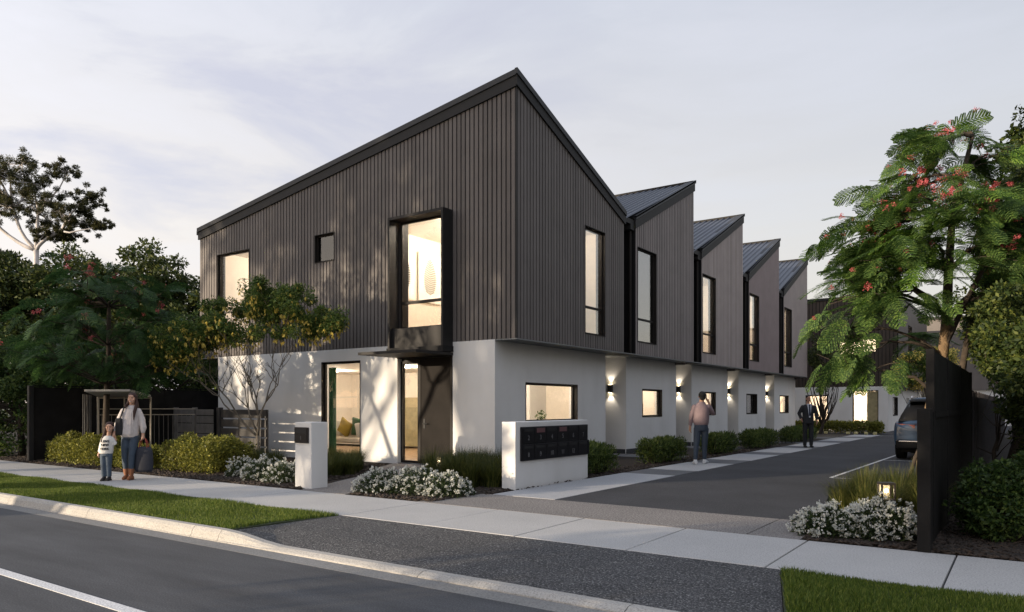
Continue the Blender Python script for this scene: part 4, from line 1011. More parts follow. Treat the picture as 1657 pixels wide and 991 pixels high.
def foliage(cl, n, L0, L1, asp, rs, droop=.2, flat=.7):
    k = len(cl); idx = rs.integers(0, k, n); c = cl[idx]
    d = norm(rs.normal(size=(n, 3)))
    r = c[:, 3:4] * (rs.random((n, 1)) ** .45)
    P = c[:, :3] + d * r * np.array([1, 1, flat])
    u = norm(d * .7 + rs.normal(size=(n, 3)) * .7 + np.array([0, 0, -droop]))
    return leaf_quads(P, u, rs.uniform(L0, L1, n), asp, rs)
def limb(mb, a, b, r0, r1, rs, bend=.12, seg=5, sides=7):
    a = np.array(a, float); b = np.array(b, float); D = np.linalg.norm(b - a)
    pts = []; off = rs.normal(size=3) * D * bend
    for i in range(seg + 1):
        t = i / seg
        pts.append(tuple(a + (b - a) * t + off * math.sin(PI * t) + rs.normal(size=3) * D * .012 * (0 < i < seg)))
    mb.tube(pts, [r0 + (r1 - r0) * i / seg for i in range(seg + 1)], sides)
    return pts
def tree(name, label, base, ells, nclump, nleaf, L, asp, leaf, bark, trunk_r, fork_z, seed, group=None, cat='tree', crange=(.3, .6), surf=.45, droop=.2, branches=40, flat=.7, sides=7):
    rs = np.random.default_rng(seed)
    T = thing(name, label, cat, base, group)
    cl = clumps_in(ells, nclump, rs, crange[0], crange[1], surf)
    quads_obj('crown', foliage(cl, nleaf, L * .6, L * 1.3, asp, rs, droop, flat), leaf, T)
    mb = MB(); bx_, by_, bz_ = base
    top = np.array([bx_ + rs.normal() * .1, by_ + rs.normal() * .1, fork_z])
    tr = limb(mb, (bx_, by_, bz_ - .1), top, trunk_r * 1.25, trunk_r * .75, rs, .03, 6, 10)
    order = rs.permutation(len(cl))[:branches]
    for i in order:
        c = cl[i, :3]; t = rs.uniform(.55, 1)
        st = np.array([bx_, by_, bz_]) + (top - np.array([bx_, by_, bz_])) * t
        limb(mb, st, c, trunk_r * rs.uniform(.25, .5), trunk_r * .06, rs, .10, 5, 5)
    mb.build('trunk', bark, T, smooth=True)
    return T
# ---- feathery frond (shared meshes)
def frond_quads(rs, n=11, leaflets=9, L=1.0):
    Q = []
    for i in range(n):
        t = (i + .7) / n
        x = L * t; z = -.32 * t * t * L
        pl = L * .36 * math.sin(PI * (.12 + .80 * t)) ** .8
        for sg in (1, -1):
            ang = math.radians(62 - 18 * t + rs.uniform(-6, 6))
            dx, dy = math.cos(ang), math.sin(ang) * sg
            dz = -.25 + rs.uniform(-.12, .12)
            for j in range(leaflets):
                q = (j + .5) / leaflets
                px_, py_, pz_ = x + dx * pl * q, dy * pl * q, z + dz * pl * q * q
                ll = L * .072 * (1 - .45 * q); w = L * .021
                for s2 in (1, -1):
                    a2 = ang * sg + s2 * math.radians(58)
                    ex, ey = math.cos(a2), math.sin(a2); wx, wy = -ey, ex
                    p = np.array([px_, py_, pz_]); e_ = np.array([ex, ey, -.18]); w_ = np.array([wx, wy, .1])
                    Q.append([p, p + e_ * ll * .5 + w_ * w, p + e_ * ll, p + e_ * ll * .5 - w_ * w])
    # rachis
    for i in range(8):
        t0, t1 = i / 8, (i + 1) / 8
        for w_ in (np.array([0, .006 * L, 0]), np.array([0, 0, .006 * L])):
            a = np.array([L * t0, 0, -.32 * t0 * t0 * L]); b = np.array([L * t1, 0, -.32 * t1 * t1 * L])
            Q.append([a - w_, b - w_, b + w_, a + w_])
    return np.array(Q)
def place_quads(Q, pos, d, scale, roll):
    x = Vector(d).normalized(); y = Vector((0, 0, 1)).cross(x)
    if y.length < 1e-3: y = Vector((0, 1, 0))
    y.normalize(); z = x.cross(y)
    y2 = y * math.cos(roll) + z * math.sin(roll); z2 = -y * math.sin(roll) + z * math.cos(roll)
    R_ = np.array([x, y2, z2])
    return (Q @ R_) * scale + np.array(pos), (x, y2, z2)
def flower_quads(rs, n=26, r=.5):
    Q = []
    for i in range(n):
        d = norm(rs.normal(size=3)); c = d * r * rs.random() ** .5
        for k in range(3):
            u = norm(rs.normal(size=3)); v = norm(np.cross(u, rs.normal(size=3)))
            L = .2; Q.append([c, c + u * L * .5 + v * .05, c + u * L, c + u * L * .5 - v * .05])
    return np.array(Q)
def feathery_tree(label, base, profile, offs, nobj, nbaked, fl, nflow, trunkpts, trunk_r, mat, seed, bark, limbs, fsize=.16, bright=None, ends=None):
    """profile(z) -> (radius); crown axis offs(z) -> (dx, dy); limbs end below the fronds"""
    rs = np.random.default_rng(seed)
    T = thing('flame_tree', label, 'tree', base, 'feathery red-flowering trees')
    FQ = [frond_quads(rs) for _ in range(4)]
    FM = [np_mesh('frond', q.reshape(-1, 3), np.arange(len(q) * 4).reshape(-1, 4), mat if (k % 2 or not bright) else bright) for k, q in enumerate(FQ)]
    mb = MB()
    MB().tube(trunkpts[:6], [trunk_r * (1.25 - .55 * i / (len(trunkpts) - 1)) for i in range(6)], 10).build('trunk', bark, T, smooth=True)
    if len(trunkpts) > 6: mb.tube(trunkpts[5:], [trunk_r * (.97 - .75 * i / (len(trunkpts) - 5)) for i in range(len(trunkpts) - 5)], 10)
    pts = []; tips = []
    tp = [np.array(p) for p in trunkpts]
    for (q_, p_, z_) in (ends or []):
        end = np.array([base[0] + .82 * q_ - .573 * p_, base[1] + .573 * q_ + .82 * p_, z_])
        st = min(tp, key=lambda p: abs(p[2] - max(1.9, z_ + .15 - .35 * abs(q_))))
        up_ = (np.array(st) + end) / 2 + np.array([0, 0, .28 * np.linalg.norm(end[:2] - np.array(st[:2]))])
        L_ = []
        for i in range(9):
            t = i / 8; L_.append(tuple((1 - t) ** 2 * np.array(st) + 2 * t * (1 - t) * up_ + t * t * end + rs.normal(size=3) * .02 * (0 < i < 8)))
        mb.tube(L_, [trunk_r * (.42 - .36 * i / 8) for i in range(9)], 6)
        low = z_ < 2.9 and q_ < 0
        for q in range(4):
            p0 = np.array(L_[(5 if low else 3) + min(q, 3 - low)]); e2 = p0 + norm(end - np.array(st)) * .35 + np.array([rs.normal() * .32, rs.normal() * .32, rs.uniform(-.25, .2)])
            l2 = limb(mb, p0, e2, trunk_r * .14, trunk_r * .05, rs, .1, 4, 5); tips += [np.array(p) for p in l2[2:]]
        tips += [np.array(p) for p in L_[6 if low else 4:]]
    for (zc, nb, rr) in limbs:
        for k in range(nb):
            a = 2 * PI * (k + rs.uniform(-.3, .3)) / nb
            R0 = profile(zc) * rs.uniform(.7, 1.0) * rr
            ox, oy = offs(zc)
            end = np.array([base[0] + ox + R0 * math.cos(a), base[1] + oy + R0 * math.sin(a) * .85, zc + rs.uniform(-.1, .25)])
            st = min(tp, key=lambda p: abs(p[2] - (zc - .35 * R0)) )
            L_ = limb(mb, st, end, trunk_r * .38, trunk_r * .08, rs, .07, 6, 6)
            for q in range(3):
                p0 = np.array(L_[2 + q]); e2 = p0 + norm(end - st) * .3 * R0 + np.array([rs.normal() * .35, rs.normal() * .35, rs.uniform(.0, .3)])
                l2 = limb(mb, p0, e2, trunk_r * .15, trunk_r * .05, rs, .1, 4, 5); tips += [np.array(p) for p in l2[2:]]
            tips += [np.array(p) for p in L_[3:]]
    mb.build('limbs', 'bark_dark', T, smooth=True)  # on a tan trunk, darker upper parts carry shade in the bark colour
    off = Vector(base); baked = []
    N = nobj + nbaked
    for i in range(N):
        tpt = tips[rs.integers(len(tips))]
        if ends and tpt[2] < 3.0 and rs.random() < .45: tpt = tips[rs.integers(len(tips))]
        ox, oy = offs(tpt[2])
        cdir = np.array([tpt[0] - base[0] - ox, tpt[1] - base[1] - oy, 0.0])
        ca = math.atan2(cdir[1], cdir[0]) + rs.normal() * .75
        el_ = rs.uniform(-.75, .35) if tpt[2] > 2.9 or base[0] < -5 else rs.uniform(-1.25, -.45)
        d = np.array([math.cos(ca) * math.cos(el_), math.sin(ca) * math.cos(el_), math.sin(el_)])
        pos = tpt + rs.normal(size=3) * .12 + np.array([0, 0, .05])
        s_ = fl * rs.uniform(.75, 1.2); roll = rs.normal() * .5
        k = rs.integers(4)
        if i < nobj:
            x, y, z = place_quads(FQ[0][:1], pos, d, s_, roll)[1]
            o = add_obj('frond', FM[k], T)
            o.matrix_local = Matrix.Translation(Vector(pos) - off) @ Matrix((x, y, z)).transposed().to_4x4() @ Matrix.Scale(s_, 4)
        else: baked.append(place_quads(FQ[k], pos, d, s_, roll)[0])
    if baked: quads_obj('foliage', np.concatenate(baked), mat, T)
    fq = [flower_quads(rs) for _ in range(3)]
    fm = [np_mesh('flower_cluster', q.reshape(-1, 3), np.arange(len(q) * 4).reshape(-1, 4), 'flower_red') for q in fq]
    up = sorted(range(len(tips)), key=lambda i: -(tips[i][2] + 1.2 * np.linalg.norm(tips[i][:2] - np.array(base[:2]))))
    for i in range(nflow):
        tpt = tips[up[int(rs.random() ** 1.2 * len(up) * .7)]]
        o = add_obj('flower_cluster', fm[i % 3], T)
        s_ = fsize * rs.uniform(.6, 1.3)
        o.matrix_local = Matrix.Translation(Vector(tpt) + Vector((rs.normal() * .1, rs.normal() * .1, rs.uniform(.05, .3))) - off) @ Matrix.Rotation(rs.uniform(0, 6), 4, 'Z') @ Matrix.Scale(s_, 4)
    return T
def interp(tab): 
    zs, rs_ = zip(*tab)
    return lambda z: float(np.interp(z, zs, rs_))

# right-hand flame tree beside the driveway, behind the fence
RT = (-1.35, 14.6, 0.0)
prof = interp([(1.2, .8), (2.0, 1.15), (2.8, 1.5), (3.4, 1.75), (4.2, 1.5), (5.0, .95), (5.6, .75), (6.3, .6), (6.8, .2)])
ofs = interp([(1.0, .1), (3.0, .15), (5, .35), (6.8, .45)])
feathery_tree('tall feathery tree with red flowers beside the fence at the right', RT, prof,
              lambda z: (ofs(z) * .9 - .1, ofs(z) * .5), 292, 380, .54, 170,
              [(-1.52, 14.5, -.1), (-1.47, 14.55, .35), (-1.44, 14.6, 1.0), (-1.30, 14.65, 1.7), (-1.18, 14.7, 2.3), (-1.12, 14.75, 3.0), (-1.10, 14.8, 3.8), (-1.05, 14.8, 4.6), (-.9, 14.85, 5.4), (-.75, 14.9, 6.1)],
              .085, 'leaf_fern', 21, 'bark_tan', [], bright='leaf_fern_bright', fsize=.13, ends=[
    (-1.45, 0, 2.8), (-1.5, .6, 3.3), (-1.4, -.2, 2.35), (-1.3, .1, 2.0), (-1.4, -.3, 3.7), (-1.8, -.2, 3.25),
    (-.7, 0, 4.75), (-1.0, .4, 4.3), (-.45, .4, 5.3), (-.2, -.3, 5.8), (.5, .2, 6.3), (.95, 0, 5.8), (.3, 0, 5.4), (1.4, .2, 5.1), (-.5, -.5, 4.9), (.1, .3, 6.0), (-1.3, 0, 4.0),
    (-.5, -.8, 4.1), (.6, -.7, 4.4), (1.3, .3, 4.3), (1.8, 0, 4.6), (.2, .9, 4.3), (-.9, -.9, 3.75), (-.2, -1.0, 3.7), (.7, -.9, 3.8),
    (-1.2, 0, 3.9), (-1.0, -.5, 3.5), (-.9, .3, 4.0), (-.6, .2, 4.6), (-1.3, -.6, 3.3), (-.4, -.9, 4.5), (.3, -.6, 4.9), (-.3, .6, 5.1), (.9, -.5, 4.7), (.7, .5, 4.9), (1.6, -.3, 3.4), (2.0, .4, 3.9), (1.4, .5, 3.1), (1.3, -.6, 3.0), (-1.2, .9, 3.8)])
rt = bpy.data.objects['flame_tree']
mb = MB(); rs = np.random.default_rng(8)
limb(mb, (-1.18, 14.7, 2.1), (-.35, 15.1, 4.2), .06, .03, rs, .06); limb(mb, (-1.44, 14.6, .9), (-1.75, 14.3, .02), .035, .03, rs, .02)
limb(mb, (-.85, 14.9, 1.3), (-.75, 15.0, 3.4), .07, .04, rs, .03)
mb.build('side_stem', 'bark_dark', rt, smooth=True)

# left flame tree by the black fence
LT = (-19.25, 9.45, 0.0)
prof2 = interp([(2.0, 1.6), (2.6, 2.1), (3.3, 2.15), (4.0, 1.75), (4.6, 1.1), (5.0, .6)])
feathery_tree('spreading feathery tree with red flowers over the hedge, its dark trunk behind the child', LT, prof2, lambda z: (0, 0),
              250, 260, .55, 40, [(-19.25, 9.45, -.1), (-19.25, 9.45, 1.0), (-19.22, 9.47, 2.0), (-19.2, 9.5, 3.0), (-19.2, 9.5, 4.0)], .07, 'leaf_fern_dark', 33, 'bark_dark',
              [(2.5, 9, 1.0), (3.0, 9, 1.0), (3.6, 9, 1.0), (4.2, 7, 1.0), (4.7, 5, .9)], fsize=.17)

# yellow-flowering tree before the corner house
def vase_tree():
    rs = np.random.default_rng(44)
    b = (-15.75, 11.45, 0.0)
    T = thing('yellow_flowering_tree', 'slender multi-limbed tree with drooping yellow flowers in front of the white house wall', 'tree', b)
    mb = MB(); tips = []
    def grow(p, d, L, r, depth):
        e_ = p + d * L
        pts = limb(mb, p, e_, r, r * .62, rs, .05, 3, 7 if depth < 2 else 5)
        if depth == 5 or r < .005:
            tips.append(e_); return
        n = 2 if rs.random() < .65 else 3
        for i in range(n):
            a = rs.normal(size=3) * (.42 if depth < 3 else .5); a[2] = abs(a[2]) * .3 
            nd = norm(d + a * np.array([1.1, .75, 1]))
            nd[2] = max(nd[2], .32); nd = norm(nd)
            grow(e_, nd, L * rs.uniform(.72, .95), r * (.66 if n == 2 else .58), depth + 1)
    mb.tube([(b[0], b[1], -.1), (b[0] + .02, b[1], .3), (b[0] - .02, b[1], .72)], [.07, .055, .05], 10)
    R3 = np.array([.82, .573, 0])
    st = np.array([b[0] - .02, b[1], .70])
    grow(st, norm(np.array([0, 0, 1.]) + R3 * .03), .55, .042, 1)
    grow(st, norm(np.array([0, 0, 1.]) - R3 * .95), .75, .036, 1)
    grow(st + np.array([0, 0, .25]), norm(np.array([0, 0.1, 1.]) + R3 * .25), .65, .032, 1)
    grow(st + np.array([0, 0, .1]), norm(np.array([0.0, -.1, 1.]) - R3 * .3), .65, .03, 1)
    # leafy umbrella above
    ells = []
    for (px_, dz, rx, rz, w) in ((-1.9, 3.15, .9, .5, 1.6), (-1.15, 3.5, .9, .55, 1.6), (-.2, 4.05, 1.0, .6, 2.2), (.75, 3.95, .9, .55, 1.8), (1.45, 3.65, .65, .42, 1.0), (-.6, 3.4, .9, .35, 1.0), (.5, 3.3, .8, .3, .6), (-2.1, 2.75, .7, .3, .8), (1.9, 3.5, .5, .3, .5)):
        ells.append((b[0] + px_ * .82, b[1] + px_ * .573 * .9, dz, rx, rx * .8, rz, w))
    cl = clumps_in(ells, 150, rs, .12, .30, .2)
    cl[:, 1] = np.minimum(cl[:, 1], 13.2)
    for i in range(70):
        c = cl[i, :3]; t_ = min(tips, key=lambda q: np.linalg.norm(q - c))
        if np.linalg.norm(t_ - c) < 1.6: limb(mb, t_, c, .011, .004, rs, .08, 3, 5)
    mb.build('trunk', 'bark_grey', T, smooth=True)
    quads_obj('crown', foliage(cl, 42000, .05, .11, .34, rs, .3, .8), 'leaf_yellow_tree', T)
    n = 1500; idx = rs.integers(0, len(cl), n); P = cl[idx, :3] + norm(rs.normal(size=(n, 3))) * cl[idx, 3:4] * 1.0 - np.array([0, 0, .08])
    keep = rs.random(n) < np.clip(1.15 - (P[:, 2] - 2.8) / 1.7, .12, 1); P = P[keep]; n = len(P)
    Q = []
    for k in range(4):
        dd = norm(np.stack([rs.normal(size=n) * .35, rs.normal(size=n) * .35, -np.ones(n)], 1))
        Q.append(leaf_quads(P + rs.normal(size=(n, 3)) * .012, dd, rs.uniform(.06, .11, n), .45, rs))
    quads_obj('flowers', np.concatenate(Q), 'flower_yellow', T)
vase_tree()

# dark trees behind on the left
E_ = lambda X, Y, Z, rx, ry, rz, w=1: (X, Y, Z, rx, ry, rz, w)
tree('evergreen_tree', 'large dark round-headed tree behind the black fence, tallest of the dense group', (-33.5, 16.5, 0), [E_(-34.5, 15.5, 6.1, 2.6, 2.6, 2.3, 2), E_(-32.0, 17.0, 6.3, 2.6, 2.4, 2.2, 2), E_(-33, 16, 4.0, 3.2, 3, 2.4, 2), E_(-36.5, 14, 5.4, 2.2, 2.2, 2.6, 1.5)], 260, 52000, .17, .55, 'leaf_dark', 'bark_dark', .28, 3.2, 1, 'dense evergreen trees behind the fence', crange=(.35, .8), surf=.35)
tree('evergreen_tree', 'dark dense tree sloping down to the roofline of the corner house', (-30.0, 18.6, 0), [E_(-30.4, 18.2, 5.4, 2.3, 2.2, 2.1, 2), E_(-29.0, 19.6, 4.7, 2.2, 2.0, 1.9, 1.5), E_(-29.6, 18.6, 3.0, 3.0, 2.4, 2.0, 1.5), E_(-27.2, 20.5, 3.6, 1.8, 1.8, 2.0, 1)], 200, 42000, .16, .55, 'leaf_dark', 'bark_dark', .24, 3, 2, 'dense evergreen trees behind the fence', crange=(.35, .75), surf=.35)
tree('evergreen_tree', 'dark dense tree at the left edge below the pale-limbed gum', (-36.6, 12.6, 0), [E_(-36.8, 12.9, 6.3, 2.2, 2.4, 2.0, 2), E_(-37.6, 11.6, 5.2, 2.6, 2.6, 2.6, 1.5), E_(-35.8, 13.2, 3.2, 3, 3, 2.8, 1.8)], 240, 46000, .17, .55, 'leaf_dark', 'bark_dark', .28, 3.2, 3, 'dense evergreen trees behind the fence', crange=(.35, .8), surf=.35)
tree('garden_tree', 'sunlit mid-green shrubby tree at the far left edge beside the footpath', (-24.6, 9.6, 0), [E_(-25.0, 9.2, 3.3, 1.3, 1.3, 1.5, 1.3), E_(-24.6, 9.4, 1.5, 1.5, 1.4, 1.5, 1.5), E_(-23.4, 10.0, 1.9, .9, 1.0, 1.3, 1), E_(-26.5, 8.8, 2.2, 1.6, 1.5, 2.0, 1.2)], 200, 36000, .105, .5, 'leaf_mid', 'bark_dark', .09, 1.5, 4, None, crange=(.2, .42), surf=.5)
tree('garden_tree', 'green shrubby tree rising behind the black fence, between the two flowering trees', (-24.3, 12.4, 0), [E_(-24.0, 12.6, 3.0, 1.6, 1.5, 1.3, 1), E_(-23.6, 14.2, 3.2, 1.5, 1.5, 1.4, 1), E_(-25.6, 11.4, 3.0, 1.6, 1.5, 1.5, 1), E_(-24.6, 16.6, 3.2, 1.6, 1.6, 1.5, .8)], 180, 34000, .11, .5, 'leaf_mid', 'bark_dark', .1, 1.8, 5, None, crange=(.2, .45), surf=.5)
# gum tree far behind
def gum():
    rs = np.random.default_rng(77); b = (-49.9, 20.0, 0)
    T = thing('gum_tree', 'tall pale-limbed gum tree with airy tufted crown against the sky at the left', 'tree', b)
    mb = MB(); R3 = np.array([.82, .573, 0])
    fork = np.array([-49.6, 20.2, 11.0]); limb(mb, b, fork, .24, .15, rs, .02, 6, 10)
    cl = []
    spots = [(-2.6, 17.0, .5), (-2.0, 15.6, .9), (-1.0, 16.6, .9), (-1.9, 14.4, .9), (-.6, 15.3, 1.0), (.5, 15.0, .9), (-1.2, 13.6, .9), (.2, 13.9, 1.0), (1.4, 14.2, .8), (1.0, 13.0, .8), (2.2, 13.4, .8), (2.0, 15.9, .6), (3.0, 12.7, .6), (3.4, 13.6, .5), (1.9, 12.1, .5), (2.8, 12.0, .35), (4.1, 12.4, .3), (-3.2, 15.2, .9), (-3.4, 13.8, .8), (-3.9, 16.8, .9), (-4.6, 15.3, 1.1), (3.1, 14.4, .6), (0.9, 11.9, .4)]
    hubs = [fork + R3 * q + np.array([0, 0, h]) for q, h in ((-2.6, 1.8), (-1.4, 2.6), (.1, 2.3), (1.6, 1.3))]
    for h in hubs: limb(mb, fork, h, .13, .08, rs, .10, 5, 8)
    for (q, z, r) in spots:
        c = np.array([b[0], b[1], z]) + R3 * q + np.array([rs.normal() * .5, rs.normal() * .5, 0])
        h = min(hubs, key=lambda v: np.linalg.norm(v - c)); limb(mb, h, c, .075, .025, rs, .12, 6, 6)
        for k in range(24):
            d = rs.normal(size=3) * np.array([1, 1, .6]) * r * .78
            cl.append((*(c + d), r * rs.uniform(.12, .30))); limb(mb, c, c + d, .025, .010, rs, .1, 3, 4)
    mb.build('trunk', 'bark_gum', T, smooth=True)
    cl = np.array(cl)
    quads_obj('crown', foliage(cl, 80000, .09, .2, .25, rs, .5, .8), 'leaf_gum', T)
gum()

# right: trees and shrubs beyond the fence
tree('neighbour_tree', 'bushy tree filling the right edge behind the feathery red-flowering tree', (-.2, 17.5, 0), [E_(-.05, 17.4, 3.8, .9, 1.4, 1.5, 1.6), E_(.3, 17.0, 5.0, 1.1, 1.4, 1.4, 1.3), E_(.5, 18.4, 2.2, .8, 1.8, 1.4, 1), E_(-.5, 19.5, 3.6, .7, 1.2, 1.0, .7)], 190, 40000, .11, .5, 'leaf_right', 'bark_dark', .09, 2.6, 11, None, crange=(.22, .45), surf=.3, branches=16)
tree('neighbour_tree', 'yellow-green leafy tree whose top pokes up at the right edge of the view', (.2, 20.6, 0), [E_(.25, 20.6, 7.1, .85, 1.0, 1.2, 1), E_(.3, 20.2, 5.4, 1.1, 1.3, 1.6, 1)], 90, 18000, .13, .55, 'leaf_right', 'bark_grey', .14, 4, 12, None, crange=(.22, .45))
tree('vine_shrub', 'tangled leafy shrub growing over the battens of the right-hand fence', (-.4, 13.4, 0), [E_(-.22, 13.2, 2.6, .38, 1.3, .75, 1.2), E_(-.32, 15.0, 2.8, .42, 1.5, .8, 1.2), E_(.10, 12.0, 1.9, .35, 1.0, .9, 1), E_(.15, 13.0, 1.3, .35, 1.5, .7, .8), E_(-.40, 17.5, 2.6, .35, 1.6, .6, .6)], 190, 36000, .075, .5, 'leaf_right', 'bark_dark', .03, 1.2, 13, None, cat='shrub', crange=(.12, .26), surf=.3, branches=10)
tree('round_shrub', 'low rounded dark green shrub on mulch at the bottom right', (-.25, 9.7, 0), [E_(-.38, 9.75, .42, .30, .40, .40, 1), E_(.05, 9.9, .52, .42, .48, .42, 1.2), E_(-.1, 9.5, .3, .45, .35, .3, 1)], 120, 16000, .055, .5, 'leaf_shrub_right', 'bark_dark', .02, .2, 14, None, cat='shrub', crange=(.07, .15), surf=.5)
# small trees at the far end
tree('small_tree', 'small dark-leaved tree with bare lower limbs beside the last townhouse', (-9.0, 41.4, 0), [E_(-8.9, 41.5, 4.3, .9, .9, .9, 1), E_(-8.4, 41.8, 3.2, .7, .7, .5, .5)], 40, 5000, .12, .5, 'leaf_dark', 'bark_dark', .08, .7, 15, None, crange=(.2, .4), branches=34)
tree('small_tree', 'small round tree with yellow blossom above the parked car', (-3.4, 34.0, 0), [E_(-3.5, 33.8, 2.9, 1.0, .9, .75, 1), E_(-3.0, 34.2, 3.3, .8, .8, .6, .6)], 60, 9000, .09, .5, 'leaf_yellow_tree', 'bark_grey', .06, 1.2, 16, None, crange=(.15, .35), branches=24)
rs = np.random.default_rng(9)
cl = clumps_in([E_(-3.5, 33.8, 2.9, 1.05, .95, .8, 1), E_(-3.0, 34.2, 3.3, .85, .8, .65, .6)], 60, rs, .1, .3, .7)
quads_obj('blossom', foliage(cl, 2500, .06, .10, .8, rs), 'flower_yellow', [o for o in bpy.data.objects if o.name.startswith('small_tree') and o.location.y < 40][0])
pl = thing('palm_tree', 'grey-trunked palm with hanging fronds in front of the building at the end', 'palm', (-4.6, 46.0, 0))
MB().tube([(-4.6, 46, 0), (-4.58, 46, 3), (-4.6, 46, 5.4)], [.14, .11, .10], 10).build('trunk', 'palm_bark', pl)
fq = frond_quads(rs, 12, 9)
fm = np_mesh('frond', fq.reshape(-1, 3), np.arange(len(fq) * 4).reshape(-1, 4), 'leaf_fern')
for k in range(14):
    d = Vector((math.cos(k * .9), math.sin(k * .9), .2 - .07 * (k % 5) * 2))
    x, y, z = place_quads(fq[:1], (0, 0, 0), d, 1, 0)[1]
    o = add_obj('frond', fm, pl); o.matrix_local = Matrix.Translation((0, 0, 5.4)) @ Matrix((x, y, z)).transposed().to_4x4() @ Matrix.Scale(1.7, 4)

# ---- hedges
def hedge(name, label, x0, x1, y0, y1, h, n, L, asp, leaf, seed, group=None, lump=.12, droop=-.4, sub=26, cat='hedge'):
    rs = np.random.default_rng(seed)
    T = thing(name, label, cat, ((x0 + x1) / 2, (y0 + y1) / 2, 0), group)
    P = np.stack([rs.uniform(x0, x1, n), rs.uniform(y0, y1, n), rs.random(n) ** .6], 1)
    top = h * (0.86 + lump * np.sin(P[:, 0] * 5.1 + seed) * np.cos(P[:, 1] * 4.3 + seed * 2) + lump * .6 * np.sin(P[:, 0] * 13 + P[:, 1] * 9))
    # rounded ends and shoulders
    ex = np.minimum(P[:, 0] - x0, x1 - P[:, 0]) / .18; ey = np.minimum(P[:, 1] - y0, y1 - P[:, 1]) / .18
    sh = np.clip(np.minimum(ex, ey), 0, 1) ** .5
    z = P[:, 2] * top * (.72 + .28 * sh)
    c = np.stack([P[:, 0], P[:, 1], z], 1)
    u = norm(rs.normal(size=(n, 3)) * .75 + np.array([0, 0, -droop]) + np.stack([(P[:, 0] - (x0 + x1) / 2) / (x1 - x0), (P[:, 1] - (y0 + y1) / 2) / (y1 - y0), np.zeros(n)], 1) * .8)
    quads_obj('foliage', leaf_quads(c, u, rs.uniform(L * .6, L * 1.4, n), asp, rs), leaf, T)
    mb = MB()
    for k in range(sub):
        a = (rs.uniform(x0 + .1, x1 - .1), rs.uniform(y0 + .1, y1 - .1), -.02)
        limb(mb, a, (a[0] + rs.normal() * .1, a[1] + rs.normal() * .1, h * .75), .012, .004, rs, .08, 3, 4)
    mb.build('stems', 'bark_dark', T)
    return T
hedge('hedge', 'lime green hedge left of the child, in front of the black fence', -20.9, -17.6, 8.72, 9.5, .78, 24000, .058, .45, 'leaf_hedge_lime', 1, 'lime green hedges by the footpath')
hedge('hedge', 'low lime green shrubs just behind the child and the woman', -17.55, -16.3, 8.75, 9.4, .66, 9000, .056, .45, 'leaf_hedge_lime', 2, 'lime green hedges by the footpath')
hedge('hedge', 'lime green hedge right of the woman, before the grey paling fence', -15.95, -14.1, 9.0, 10.2, .82, 21000, .058, .45, 'leaf_hedge_lime', 3, 'lime green hedges by the footpath')
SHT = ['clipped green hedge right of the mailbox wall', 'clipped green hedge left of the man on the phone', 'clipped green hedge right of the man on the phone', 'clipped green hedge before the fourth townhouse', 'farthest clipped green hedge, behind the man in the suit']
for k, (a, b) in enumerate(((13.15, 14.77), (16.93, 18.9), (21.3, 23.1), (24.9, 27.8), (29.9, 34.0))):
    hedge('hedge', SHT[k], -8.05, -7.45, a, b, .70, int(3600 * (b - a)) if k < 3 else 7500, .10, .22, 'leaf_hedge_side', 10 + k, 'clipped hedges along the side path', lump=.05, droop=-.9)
hedge('hedge', 'long sunlit hedge in front of the end building', -11.5, -6.2, 42.6, 43.5, .72, 12000, .11, .4, 'leaf_hedge_lime', 20, None, lump=.07)
tree('corner_bush', 'small dark round bush tucked behind the mailbox wall at the house corner', (-8.6, 13.0, 0), [E_(-8.6, 13.0, .5, .35, .35, .45, 1)], 30, 3000, .07, .5, 'leaf_dark', 'bark_dark', .02, .2, 17, None, cat='shrub', crange=(.08, .16))

# ---- tussock grasses
def tussock_quads(rs, n=420, h=.6, spread=.55):
    Q = []
    a = rs.uniform(0, 2 * PI, n); r0 = rs.random(n) * .14; H_ = h * rs.uniform(.6, 1.1, n); out_ = spread * H_ * rs.uniform(.15, 1.25, n)
    for i in range(n):
        d = np.array([math.cos(a[i]), math.sin(a[i]), 0]); s = np.array([-d[1], d[0], 0]) * .0045
        b = d * r0[i]; prev = b
        P = []
        for k in range(5):
            t = k / 4; P.append(b + d * out_[i] * t ** 1.7 + np.array([0, 0, H_[i] * (t - .28 * t ** 3 * (out_[i] / H_[i] / spread))]))
        for k in range(4):
            w0 = 1 - .22 * k; w1 = 1 - .22 * (k + 1)
            Q.append([P[k] - s * w0, P[k] + s * w0, P[k + 1] + s * w1, P[k + 1] - s * w1])
    return np.array(Q)
rs = np.random.default_rng(61)
TM = {}
for m in ('blade_tussock', 'blade_tussock_lit'):
    TM[m] = []
    for k in range(3):
        q = tussock_quads(rs); TM[m].append(np_mesh('tussock', q.reshape(-1, 3), np.arange(len(q) * 4).reshape(-1, 4), m))
def tussocks(spots, label, m, group):
    for i, (x, y, s) in enumerate(spots):
        o = add_obj('tussock_grass', TM[m][i % 3]); o.location = (x, y, -.01); o.rotation_euler = (0, 0, rs.uniform(0, 6.28)); o.scale = (s, s, s * rs.uniform(.9, 1.1))
        tag(o, label, 'grass clump', group)
def scatter(x0, x1, y0, y1, n, smin, smax, mind=.28):
    P = []
    t = 0
    while len(P) < n and t < 4000:
        t += 1; p = (rs.uniform(x0, x1), rs.uniform(y0, y1))
        if all((p[0] - q[0]) ** 2 + (p[1] - q[1]) ** 2 > mind ** 2 for q in P): P.append((*p, rs.uniform(smin, smax)))
    return P
tussocks(scatter(-16.2, -14.2, 10.3, 11.1, 16, .75, 1.0), 'green tussock grass right of the lime hedge, left of the white letterbox pillar', 'blade_tussock', 'tussocks left of the letterbox pillar')
